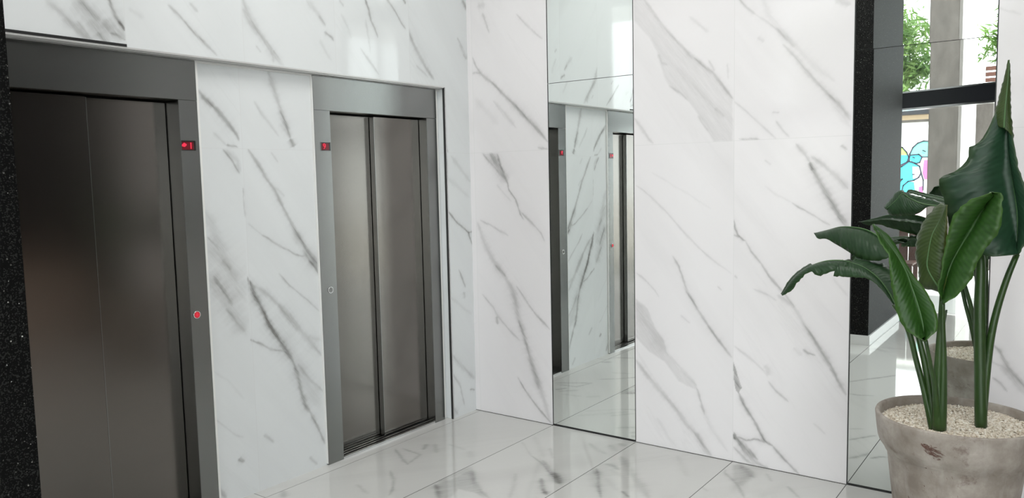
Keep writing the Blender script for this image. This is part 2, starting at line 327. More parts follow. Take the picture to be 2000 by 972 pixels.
# ------------------------------------------------------------------ vein data (metres, in each slab's own plane)
VEINS = {'L':[(0,0.0205,0.25,[(-2.585,2.279),(-2.554,2.263),(-2.522,2.237),(-2.49,2.216),(-2.473,2.205)]),(0,0.0077,0.3,[(-2.535,2.286),(-2.504,2.253),(-2.485,2.221),(-2.469,2.203)]),(0,0.0259,0.28,[(-2.484,2.294),(-2.46,2.272),(-2.436,2.236),(-2.403,2.212)]),(0,0.0313,0.35,[(-2.419,2.304),(-2.398,2.281),(-2.372,2.262),(-2.337,2.245)]),(0,0.0073,0.7,[(-2.36,2.312),(-2.343,2.293),(-2.332,2.274)]),(0,0.0063,0.45,[(-2.395,2.255),(-2.364,2.248),(-2.333,2.232)]),(0,0.0072,0.5,[(-2.451,2.251),(-2.433,2.226),(-2.408,2.205)]),(0,0.004,0.2,[(-2.764,2.217),(-2.731,2.205)]),(0,0.0066,0.4,[(-2.051,2.358),(-2.031,2.333),(-1.996,2.304),(-1.952,2.271)]),(0,0.0174,0.3,[(-2.645,2.35),(-2.59,2.309),(-2.534,2.256),(-2.495,2.219)]),(0,0.0629,0.3,[(-2.536,2.369),(-2.468,2.317),(-2.409,2.241)]),(0,0.0102,0.6,[(-2.398,2.413),(-2.371,2.332),(-2.335,2.284)]),(0,0.0126,0.35,[(-2.516,2.372),(-2.477,2.337),(-2.432,2.302)]),(0,0.0067,0.45,[(-2.122,2.416),(-2.051,2.353),(-1.965,2.277),(-1.895,2.22)]),(0,0.0067,0.3,[(-2.02,2.444),(-1.983,2.409)]),(0,0.0129,0.1,[(-2.312,2.374),(-2.246,2.34)]),(0,0.0198,0.3,[(-1.738,2.526),(-1.708,2.45),(-1.651,2.359),(-1.597,2.3),(-1.549,2.245),(-1.505,2.213)]),(0,0.0092,0.3,[(-1.69,2.412),(-1.637,2.349),(-1.583,2.284),(-1.565,2.219)]),(0,0.0196,0.2,[(-1.734,2.469),(-1.704,2.404),(-1.658,2.352)]),(0,0.0053,0.35,[(-1.569,2.279),(-1.523,2.236)]),(0,0.0052,0.25,[(-1.669,2.291),(-1.642,2.262)]),(0,0.0174,0.2,[(-1.338,2.571),(-1.26,2.507),(-1.218,2.453)]),(0,0.0084,0.45,[(-1.224,2.417),(-1.174,2.398),(-1.162,2.383)]),(0,0.0056,0.3,[(-1.261,2.501),(-1.217,2.456)]),(0,0.0139,0.12,[(-1.259,2.374),(-1.213,2.302),(-1.181,2.273)]),(0,0.0072,0.25,[(-1.111,2.609),(-1.078,2.582)]),(0,0.0115,0.15,[(-1.098,2.532),(-1.049,2.454),(-1.033,2.409)]),(0,0.0074,0.6,[(-0.92,2.661),(-0.886,2.586),(-0.875,2.536),(-0.844,2.489),(-0.822,2.444)]),(0,0.0073,0.2,[(-0.917,2.533),(-0.895,2.421),(-0.889,2.346)]),(0,0.0073,0.4,[(-0.963,2.365),(-0.91,2.309),(-0.828,2.228)]),(0,0.0069,0.5,[(-0.756,2.689),(-0.669,2.613),(-0.621,2.556),(-0.586,2.525)]),(0,0.0077,0.6,[(-0.603,2.709),(-0.579,2.677)]),(0,0.0171,0.4,[(-0.565,2.528),(-0.531,2.453),(-0.47,2.373),(-0.417,2.311),(-0.341,2.243)]),(0,0.0078,0.2,[(-0.505,2.317),(-0.398,2.253)]),(0,0.0118,0.35,[(-0.031,2.791),(0.011,2.735)]),(0,0.0083,0.25,[(-0.103,2.538),(-0.044,2.475)]),(0,0.0083,0.25,[(-0.045,2.436),(-0.009,2.408)]),(0,0.0124,0.35,[(-0.047,2.788),(0.019,2.727)]),(0,0.0153,0.2,[(-0.082,2.496),(0.006,2.405)]),(0,0.0088,0.35,[(-0.255,1.852),(-0.225,1.783)]),(0,0.0179,0.2,[(-0.193,1.759),(-0.105,1.679),(-0.004,1.589)]),(0,0.0178,0.12,[(-0.243,1.622),(-0.02,1.484)]),(0,0.0075,0.65,[(-0.252,1.406),(-0.166,1.329),(-0.041,1.246),(0.003,1.152)]),(0,0.0061,0.5,[(-0.041,1.246),(0.006,1.246)]),(0,0.006,0.5,[(-0.145,0.999),(-0.08,0.871)]),(0,0.0151,0.25,[(-0.105,0.844),(-0.095,0.797)]),(0,0.0184,0.3,[(-0.249,0.444),(-0.138,0.331),(-0.011,0.225)]),(0,0.0076,0.3,[(-0.254,0.325),(-0.167,0.214),(-0.126,0.065)]),(0,0.0245,0.3,[(-0.275,0.103),(-0.198,0.022)]),(0,0.0063,0.4,[(-0.062,0.159),(-0.014,0.144)]),(0,0.012,0.12,[(-0.255,0.834),(-0.029,0.68)])],'R':[(0,0.0145,0.6,[(-1.968,2.054),(-1.932,2.017),(-1.867,1.961),(-1.818,1.907),(-1.768,1.852),(-1.76,1.826)]),(0,0.0089,0.3,[(-1.959,2.03),(-1.889,1.98)]),(0,0.0056,0.5,[(-1.831,1.801),(-1.796,1.792),(-1.766,1.786)]),(0,0.0089,0.15,[(-1.897,1.853),(-1.831,1.798)]),(0,0.0211,0.38,[(-1.561,2.183),(-1.539,2.115),(-1.511,2.03),(-1.483,1.944),(-1.447,1.857),(-1.441,1.841)]),(0,0.0071,0.55,[(-1.5,1.987),(-1.47,1.923),(-1.445,1.846)]),(0,0.0142,0.5,[(-1.441,1.837),(-1.433,1.819),(-1.42,1.796)]),(0,0.0093,0.22,[(-1.653,2.021),(-1.613,1.959),(-1.515,1.85)]),(0,0.0067,0.55,[(-1.85,1.774),(-1.806,1.726),(-1.765,1.656)]),(0,0.018,0.2,[(-1.832,1.772),(-1.77,1.721),(-1.767,1.663)]),(0,0.0045,0.25,[(-1.748,1.584),(-1.748,1.531),(-1.744,1.435)]),(0,0.0117,0.5,[(-1.705,1.777),(-1.653,1.706),(-1.606,1.63),(-1.558,1.569),(-1.51,1.473),(-1.447,1.362),(-1.369,1.242),(-1.287,1.143)]),(0,0.0263,0.35,[(-1.448,1.351),(-1.369,1.242),(-1.287,1.143)]),(0,0.007,0.15,[(-1.544,1.579),(-1.493,1.534)]),(0,0.0046,0.2,[(-1.572,1.766),(-1.529,1.717)]),(0,0.0059,0.45,[(-1.649,1.34),(-1.574,1.293),(-1.495,1.247),(-1.441,1.219),(-1.386,1.203)]),(0,0.0046,0.15,[(-1.734,1.407),(-1.649,1.342)]),(0,0.0333,0.22,[(-1.971,1.477),(-1.935,1.414),(-1.906,1.329),(-1.866,1.221),(-1.813,1.109)]),(0,0.0055,0.4,[(-1.962,1.354),(-1.908,1.298),(-1.9,1.282)]),(0,0.0089,0.3,[(-1.889,1.234),(-1.839,1.181)]),(0,0.0782,0.2,[(-1.964,1.32),(-1.9,1.231),(-1.836,1.129),(-1.775,1.025)]),(0,0.0617,0.22,[(-1.973,1.176),(-1.91,1.075),(-1.823,0.935),(-1.779,0.852)]),(0,0.0112,0.5,[(-1.94,1.157),(-1.886,1.077),(-1.843,1.002)]),(0,0.0113,0.3,[(-1.88,0.987),(-1.825,0.903),(-1.776,0.856)]),(0,0.0198,0.85,[(-1.757,1.133),(-1.733,1.096),(-1.712,1.027),(-1.672,0.956),(-1.638,0.872),(-1.595,0.803),(-1.539,0.719),(-1.491,0.64)]),(0,0.0146,0.6,[(-1.491,0.64),(-1.465,0.553),(-1.448,0.466),(-1.418,0.37),(-1.391,0.333)]),(0,0.0088,0.6,[(-1.391,0.333),(-1.337,0.222),(-1.297,0.125)]),(0,0.0605,0.18,[(-1.574,0.817),(-1.474,0.636),(-1.41,0.505),(-1.33,0.366)]),(0,0.019,0.35,[(-1.709,1.082),(-1.629,1.022),(-1.566,0.963),(-1.515,0.898),(-1.437,0.804),(-1.369,0.722),(-1.292,0.635)]),(0,0.0261,0.2,[(-1.566,0.963),(-1.437,0.804)]),(0,0.0058,0.45,[(-1.766,0.817),(-1.708,0.784),(-1.632,0.737),(-1.54,0.702)]),(0,0.0048,0.35,[(-1.556,1.13),(-1.492,1.055),(-1.371,0.958),(-1.294,0.882)]),(0,0.0084,0.6,[(-1.358,1.179),(-1.317,1.139),(-1.282,1.088)]),(0,0.0313,0.35,[(-1.384,1.227),(-1.281,1.112)]),(0,0.0098,0.25,[(-1.461,0.622),(-1.381,0.51),(-1.296,0.43)]),(0,0.0122,0.15,[(-1.382,0.76),(-1.295,0.72)]),(0,0.0046,0.2,[(-1.988,0.462),(-1.939,0.411),(-1.871,0.343),(-1.818,0.311)]),(0,0.0048,0.15,[(-1.697,0.299),(-1.635,0.236)]),(0,0.0057,0.1,[(-1.98,0.698),(-1.89,0.625),(-1.806,0.507)]),(0,0.0071,0.4,[(-1.855,0.209),(-1.831,0.188)]),(0,0.01,0.35,[(-1.852,0.208),(-1.824,0.184)]),(0,0.012,0.4,[(-1.993,0.12),(-1.963,0.073),(-1.937,0.034)]),(0,0.0081,0.25,[(-1.701,0.289),(-1.675,0.266),(-1.641,0.233)]),(0,0.0086,0.25,[(-1.411,0.084),(-1.393,0.057),(-1.359,0.026)])],'B':[(0,0.0118,0.5,[(0.044,2.411),(0.07,2.353),(0.116,2.298),(0.215,2.224),(0.304,2.145),(0.391,2.068),(0.493,1.97),(0.594,1.873),(0.643,1.823)]),(0,0.023,0.2,[(0.321,2.123),(0.527,1.947),(0.61,1.859)]),(0,0.0061,0.3,[(0.04,2.312),(0.106,2.306)]),(0,0.0076,0.3,[(0.137,2.69),(0.163,2.63),(0.192,2.555)]),(0,0.0244,0.2,[(0.101,2.738),(0.157,2.744)]),(0,0.0073,0.3,[(0.414,2.645),(0.473,2.582),(0.557,2.509),(0.606,2.469)]),(0,0.0147,0.2,[(0.212,2.117),(0.388,1.933)]),(0,0.0299,0.1,[(0.063,2.135),(0.244,1.963)]),(0,0.0071,0.35,[(0.558,1.798),(0.634,1.781)]),(0,0.0294,0.42,[(0.178,1.769),(0.228,1.695),(0.281,1.621),(0.316,1.577)]),(0,0.0118,0.5,[(0.235,1.764),(0.255,1.702),(0.307,1.585)]),(0,0.0089,0.4,[(0.112,1.769),(0.182,1.704),(0.289,1.599)]),(1,0.0089,0.2,[(0.103,1.776),(0.243,1.771),(0.259,1.694),(0.31,1.577),(0.2,1.689)]),(0,0.0058,0.55,[(0.307,1.592),(0.323,1.526),(0.376,1.468),(0.409,1.374),(0.435,1.338)]),(0,0.0059,0.15,[(0.224,1.564),(0.34,1.454)]),(0,0.0072,0.4,[(0.401,1.398),(0.479,1.334),(0.572,1.25),(0.597,1.201)]),(0,0.0074,0.3,[(0.076,1.328),(0.169,1.292),(0.306,1.229)]),(0,0.0267,0.3,[(0.056,1.305),(0.109,1.171),(0.181,1.053),(0.271,0.953),(0.342,0.854),(0.366,0.737),(0.408,0.607),(0.458,0.464),(0.508,0.322),(0.575,0.154),(0.616,0.027)]),(0,0.0119,0.4,[(0.199,1.024),(0.281,0.954)]),(0,0.0353,0.15,[(0.307,0.911),(0.368,0.811),(0.374,0.693)]),(0,0.0118,0.45,[(0.383,0.664),(0.433,0.536),(0.458,0.449)]),(0,0.0207,0.35,[(0.458,0.449),(0.5,0.321),(0.533,0.222)]),(0,0.0073,0.4,[(0.37,0.893),(0.466,0.775),(0.534,0.707),(0.628,0.629)]),(0,0.0075,0.3,[(0.079,0.82),(0.172,0.736),(0.199,0.693),(0.244,0.644),(0.335,0.57),(0.388,0.531)]),(0,0.012,0.35,[(0.199,0.678),(0.203,0.625)]),(0,0.0075,0.55,[(0.364,0.28),(0.408,0.218),(0.469,0.153),(0.538,0.081),(0.633,0.008)]),(1,0.013,0.15,[(1.239,2.647),(1.309,2.618),(1.329,2.589),(1.416,2.454),(1.54,2.318),(1.714,2.171),(1.832,2.009),(1.833,1.777),(1.724,1.782),(1.633,1.938),(1.577,2.011),(1.463,2.103),(1.43,2.164),(1.396,2.29),(1.348,2.384),(1.248,2.494)]),(0,0.0084,0.25,[(1.309,2.609),(1.368,2.522),(1.426,2.44),(1.464,2.396),(1.54,2.318),(1.586,2.261),(1.633,2.222)]),(0,0.0091,0.35,[(1.614,2.241),(1.678,2.183),(1.723,2.153),(1.777,2.08),(1.828,2.007)]),(0,0.0055,0.2,[(1.696,2.223),(1.732,2.16)]),(0,0.0056,0.2,[(1.396,2.286),(1.42,2.235),(1.449,2.223)]),(0,0.0046,0.2,[(1.463,2.108),(1.53,2.058),(1.577,2.011)]),(0,0.0055,0.2,[(1.633,1.929),(1.66,1.884),(1.697,1.839)]),(0,0.0054,0.15,[(1.803,2.195),(1.805,2.112)]),(0,0.0182,0.08,[(1.511,2.199),(1.605,2.095),(1.751,1.947),(1.822,1.892)]),(0,0.0054,0.18,[(1.733,1.965),(1.786,1.911)]),(0,0.0094,0.3,[(1.244,1.936),(1.295,1.87),(1.334,1.813),(1.362,1.789)]),(0,0.0111,0.13,[(1.587,2.466),(1.632,2.426),(1.696,2.375)]),(0,0.0054,0.35,[(1.853,2.536),(1.904,2.475),(1.955,2.428)]),(0,0.0054,0.2,[(1.955,2.428),(2.013,2.383),(2.071,2.336),(2.119,2.274)]),(0,0.0195,0.13,[(1.988,2.515),(2.021,2.422),(2.079,2.335),(2.143,2.263),(2.207,2.193),(2.277,2.115),(2.346,2.054)]),(0,0.0106,0.2,[(2.063,2.345),(2.127,2.273),(2.152,2.239)]),(0,0.0105,0.3,[(2.096,2.261),(2.16,2.19),(2.2,2.131),(2.255,2.063),(2.325,1.986),(2.37,1.944),(2.427,1.855)]),(0,0.0191,0.13,[(2.278,2.053),(2.332,1.978),(2.371,1.905),(2.428,1.824)]),(0,0.0061,0.3,[(2.325,1.99),(2.37,1.944),(2.427,1.87)]),(0,0.0107,0.15,[(1.964,2.313),(1.998,2.289)]),(0,0.0044,0.2,[(1.834,1.992),(1.891,1.946),(1.951,1.892),(2.001,1.84),(2.064,1.779)]),(0,0.0062,0.3,[(1.866,1.79),(1.909,1.785),(1.977,1.783)]),(0,0.0035,0.2,[(2.042,1.917),(2.079,1.915)]),(0,0.0053,0.25,[(2.063,1.873),(2.1,1.818),(2.133,1.784)]),(0,0.0176,0.2,[(2.348,2.446),(2.418,2.413)]),(0,0.0043,0.2,[(2.389,1.736),(2.411,1.716)]),(0,0.0049,0.22,[(1.254,1.546),(1.341,1.487),(1.436,1.399),(1.529,1.304),(1.64,1.192),(1.758,1.103),(1.826,1.06)]),(0,0.0049,0.08,[(1.352,1.623),(1.488,1.544),(1.61,1.476),(1.709,1.411)]),(0,0.0059,0.42,[(1.482,1.138),(1.518,1.082),(1.544,1.015),(1.57,0.939),(1.61,0.884),(1.63,0.852)]),(0,0.005,0.22,[(1.25,1.033),(1.316,0.982),(1.37,0.935),(1.397,0.897)]),(0,0.0057,0.6,[(1.838,1.361),(1.843,1.32),(1.862,1.269),(1.891,1.247),(1.907,1.243)]),(0,0.0048,0.3,[(1.838,1.273),(1.872,1.256)]),(0,0.0057,0.42,[(1.907,1.239),(1.937,1.185),(1.992,1.123),(2.038,1.053),(2.083,1.002),(2.128,0.951),(2.167,0.9)]),(0,0.0056,0.1,[(2.007,1.537),(2.078,1.484),(2.148,1.448)]),(0,0.0037,0.4,[(2.148,1.448),(2.225,1.401),(2.342,1.333)]),(0,0.013,0.35,[(2.166,1.752),(2.179,1.734),(2.213,1.698),(2.239,1.655)]),(0,0.0203,0.6,[(2.239,1.646),(2.273,1.577),(2.315,1.508),(2.357,1.431),(2.39,1.372),(2.427,1.322)]),(0,0.0093,0.5,[(2.239,1.655),(2.248,1.612)]),(0,0.0148,0.35,[(2.247,1.68),(2.305,1.636),(2.363,1.584),(2.424,1.516)]),(0,0.0047,0.15,[(2.006,1.671),(2.037,1.648)]),(0,0.0046,0.2,[(2.384,1.734),(2.417,1.708)]),(0,0.0048,0.2,[(1.948,0.984),(2.012,0.961),(2.075,0.929)]),(0,0.0048,0.2,[(1.845,1.051),(1.864,1.034)]),(0,0.0048,0.2,[(1.749,0.98),(1.773,0.963)]),(0,0.0074,0.1,[(2.354,1.071),(2.429,0.981)]),(1,0.0094,0.17,[(1.243,0.879),(1.32,0.821),(1.369,0.709),(1.425,0.646),(1.443,0.567),(1.516,0.495),(1.623,0.407),(1.635,0.374),(1.516,0.414),(1.431,0.519),(1.331,0.565),(1.242,0.65)]),(0,0.0352,0.18,[(1.243,0.85),(1.306,0.75),(1.382,0.653),(1.443,0.567)]),(0,0.0093,0.2,[(1.443,0.572),(1.528,0.496),(1.623,0.407)]),(0,0.0166,0.35,[(1.241,0.507),(1.305,0.432),(1.368,0.37),(1.455,0.289),(1.516,0.229),(1.564,0.168),(1.635,0.111),(1.682,0.028),(1.711,0.005)]),(0,0.0095,0.35,[(1.612,0.13),(1.671,0.06),(1.717,0.007)]),(0,0.007,0.4,[(1.629,0.385),(1.659,0.287),(1.676,0.238)]),(0,0.014,0.12,[(1.659,0.287),(1.717,0.16),(1.809,0.053)]),(0,0.012,0.12,[(1.379,0.171),(1.454,0.066),(1.503,0.023)]),(0,0.0068,0.45,[(1.576,0.932),(1.629,0.847),(1.693,0.758),(1.75,0.686),(1.834,0.591)]),(0,0.0136,0.15,[(1.693,0.752),(1.773,0.661)]),(0,0.0046,0.15,[(1.529,0.804),(1.588,0.759)]),(1,0.0023,0.5,[(1.839,0.582),(1.857,0.528),(1.876,0.464),(1.893,0.428),(1.879,0.419),(1.871,0.392),(1.857,0.407),(1.843,0.471)]),(0,0.0114,0.3,[(1.846,0.548),(1.86,0.484),(1.868,0.419)]),(0,0.0092,0.7,[(1.871,0.398),(1.907,0.326),(1.962,0.248),(2.016,0.153),(2.064,0.133)]),(0,0.0069,0.55,[(2.064,0.13),(2.122,0.071),(2.204,0.002)]),(0,0.0058,0.5,[(1.87,0.148),(1.919,0.135),(1.963,0.154),(2.016,0.143)]),(0,0.0128,0.7,[(1.846,0.17),(1.859,0.141),(1.92,0.086),(1.98,0.037)]),(0,0.0139,0.6,[(1.846,0.161),(1.85,0.128)]),(0,0.0139,0.45,[(1.859,0.135),(1.909,0.072),(1.974,0.019),(2.044,0.0)]),(0,0.0082,0.35,[(1.847,0.083),(1.909,0.028),(1.964,0.004)]),(0,0.0067,0.2,[(1.844,0.657),(1.905,0.621),(1.96,0.579),(2.013,0.537)]),(0,0.0179,0.15,[(2.013,0.569),(2.036,0.551),(2.029,0.518)]),(0,0.0056,0.35,[(2.034,0.486),(2.077,0.439),(2.118,0.408),(2.144,0.385)]),(0,0.0131,0.3,[(2.082,0.957),(2.154,0.911),(2.184,0.872),(2.225,0.803)]),(0,0.0109,0.55,[(2.225,0.803),(2.265,0.751),(2.304,0.688),(2.354,0.612),(2.393,0.536),(2.431,0.471)]),(0,0.0175,0.2,[(2.214,0.823),(2.275,0.726),(2.354,0.612)]),(0,0.0044,0.5,[(2.216,0.683),(2.241,0.663),(2.276,0.654)]),(0,0.0045,0.12,[(2.271,0.295),(2.335,0.244)]),(0,0.0088,0.12,[(2.166,0.683),(2.207,0.646)]),(0,0.008,0.5,[(3.06,0.798),(3.085,0.774),(3.107,0.728),(3.124,0.696),(3.149,0.665),(3.199,0.609)]),(0,0.0172,0.3,[(3.095,0.707),(3.125,0.676),(3.15,0.645),(3.2,0.585)]),(0,0.0046,0.35,[(3.062,0.646),(3.094,0.623),(3.121,0.588)]),(0,0.0034,0.2,[(3.05,0.72),(3.095,0.707)]),(0,0.0045,0.15,[(3.032,2.316),(3.068,2.293),(3.124,2.267)])],'F':[(0,0.0122,0.35,[(-0.051,-1.256),(0.033,-1.317),(0.092,-1.363)]),(0,0.0229,0.3,[(0.044,-1.67),(0.127,-1.724)]),(0,0.0124,0.35,[(0.085,-0.887),(0.222,-0.973),(0.333,-1.036)]),(0,0.0191,0.4,[(0.189,-0.72),(0.24,-0.803)]),(0,0.0222,0.25,[(0.23,-0.693),(0.345,-0.8)]),(0,0.0114,0.35,[(0.31,-1.152),(0.424,-1.241),(0.513,-1.337),(0.558,-1.405)]),(0,0.0142,0.2,[(0.307,-1.396),(0.45,-1.452)]),(0,0.0308,0.12,[(0.49,-0.674),(0.565,-0.751)]),(1,0.0167,0.25,[(0.655,-1.168),(0.683,-1.072),(0.686,-0.893),(0.77,-0.989),(0.886,-1.093),(0.976,-1.154),(0.898,-1.134),(0.802,-1.147),(0.841,-1.255),(0.78,-1.295)]),(0,0.0194,0.5,[(0.655,-1.168),(0.712,-1.207),(0.793,-1.286)]),(0,0.0168,0.4,[(0.712,-0.918),(0.805,-1.019),(0.912,-1.1),(1.002,-1.149)]),(0,0.0231,0.25,[(0.697,-0.9),(0.723,-0.938),(0.805,-1.019)]),(0,0.0195,0.2,[(0.923,-0.808),(1.02,-0.955),(1.089,-1.091)]),(0,0.0074,0.4,[(0.843,-0.54),(0.946,-0.594),(1.063,-0.689),(1.142,-0.746)]),(0,0.0341,0.5,[(1.098,-0.694),(1.158,-0.748),(1.195,-0.79)]),(0,0.0194,0.6,[(1.077,-0.788),(1.157,-0.89),(1.233,-0.961)]),(0,0.0078,0.15,[(0.654,-0.37),(0.843,-0.54)]),(0,0.0251,0.12,[(0.67,-0.255),(0.92,-0.522)]),(0,0.0203,0.4,[(0.94,-0.566),(1.09,-0.697),(1.2,-0.796)]),(0,0.0256,0.5,[(1.077,-0.677),(1.148,-0.739),(1.213,-0.801)]),(0,0.0164,0.7,[(1.168,-0.905),(1.219,-0.945)]),(0,0.0219,0.2,[(1.01,-0.172),(1.106,-0.242),(1.192,-0.281)]),(0,0.0314,0.2,[(1.128,-0.129),(1.213,-0.205)]),(0,0.0317,0.25,[(1.163,-0.074),(1.221,-0.103)]),(0,0.0127,0.55,[(1.257,-0.505),(1.322,-0.6),(1.386,-0.712),(1.472,-0.837)]),(0,0.0426,0.2,[(1.265,-0.527),(1.326,-0.649),(1.39,-0.735)]),(0,0.0177,0.3,[(1.258,-0.418),(1.307,-0.415),(1.371,-0.459)]),(0,0.0345,0.3,[(1.283,-0.268),(1.374,-0.372),(1.495,-0.513),(1.572,-0.591),(1.67,-0.707)]),(0,0.0284,0.12,[(1.334,-0.482),(1.453,-0.541),(1.559,-0.673)]),(0,0.0082,0.5,[(1.519,-0.7),(1.591,-0.759)]),(0,0.0224,0.12,[(1.368,-0.596),(1.499,-0.713)]),(0,0.0269,0.12,[(1.547,-0.083),(1.63,-0.206),(1.718,-0.341)]),(0,0.0101,0.4,[(1.856,-0.143),(1.862,-0.18),(1.925,-0.245),(1.987,-0.319),(2.065,-0.447)]),(1,0.0206,0.25,[(1.858,-0.052),(1.893,-0.012),(1.989,-0.084),(2.012,-0.202),(2.007,-0.306),(1.951,-0.292)]),(0,0.0297,0.35,[(1.904,-0.042),(2.019,-0.171)]),(0,0.0118,0.2,[(2.052,-0.07),(2.108,-0.164)]),(0,0.0114,0.3,[(2.195,-0.183),(2.292,-0.298)]),(0,0.0084,0.2,[(1.835,-0.431),(1.885,-0.471)]),(0,0.011,0.5,[(1.977,-2.088),(2.061,-2.221),(2.17,-2.379),(2.28,-2.553),(2.341,-2.701)]),(0,0.0101,0.35,[(2.054,-1.751),(2.133,-1.752),(2.216,-1.792)]),(0,0.0128,0.45,[(2.289,-0.717),(2.339,-0.791),(2.407,-0.89)]),(0,0.0161,0.4,[(2.362,-0.394),(2.415,-0.483),(2.466,-0.591)]),(0,0.012,0.45,[(2.462,-0.458),(2.501,-0.513),(2.533,-0.533)]),(0,0.0381,0.12,[(1.832,-3.314),(1.962,-3.486),(2.153,-3.505)]),(0,0.0314,0.15,[(1.897,-3.399),(2.059,-3.311)]),(0,0.011,0.2,[(2.241,-0.926),(2.32,-0.985)]),(0,0.0123,0.3,[(0.119,-0.858),(0.284,-0.877),(0.324,-1.027)]),(0,0.0175,0.3,[(0.007,-1.737),(0.071,-1.884),(0.226,-1.955)]),(0,0.0146,0.15,[(0.298,-0.648),(0.453,-0.668)]),(0,0.0421,0.3,[(0.662,-0.875),(0.644,-1.141)]),(0,0.0135,0.2,[(0.859,-0.372),(0.971,-0.506)])]}
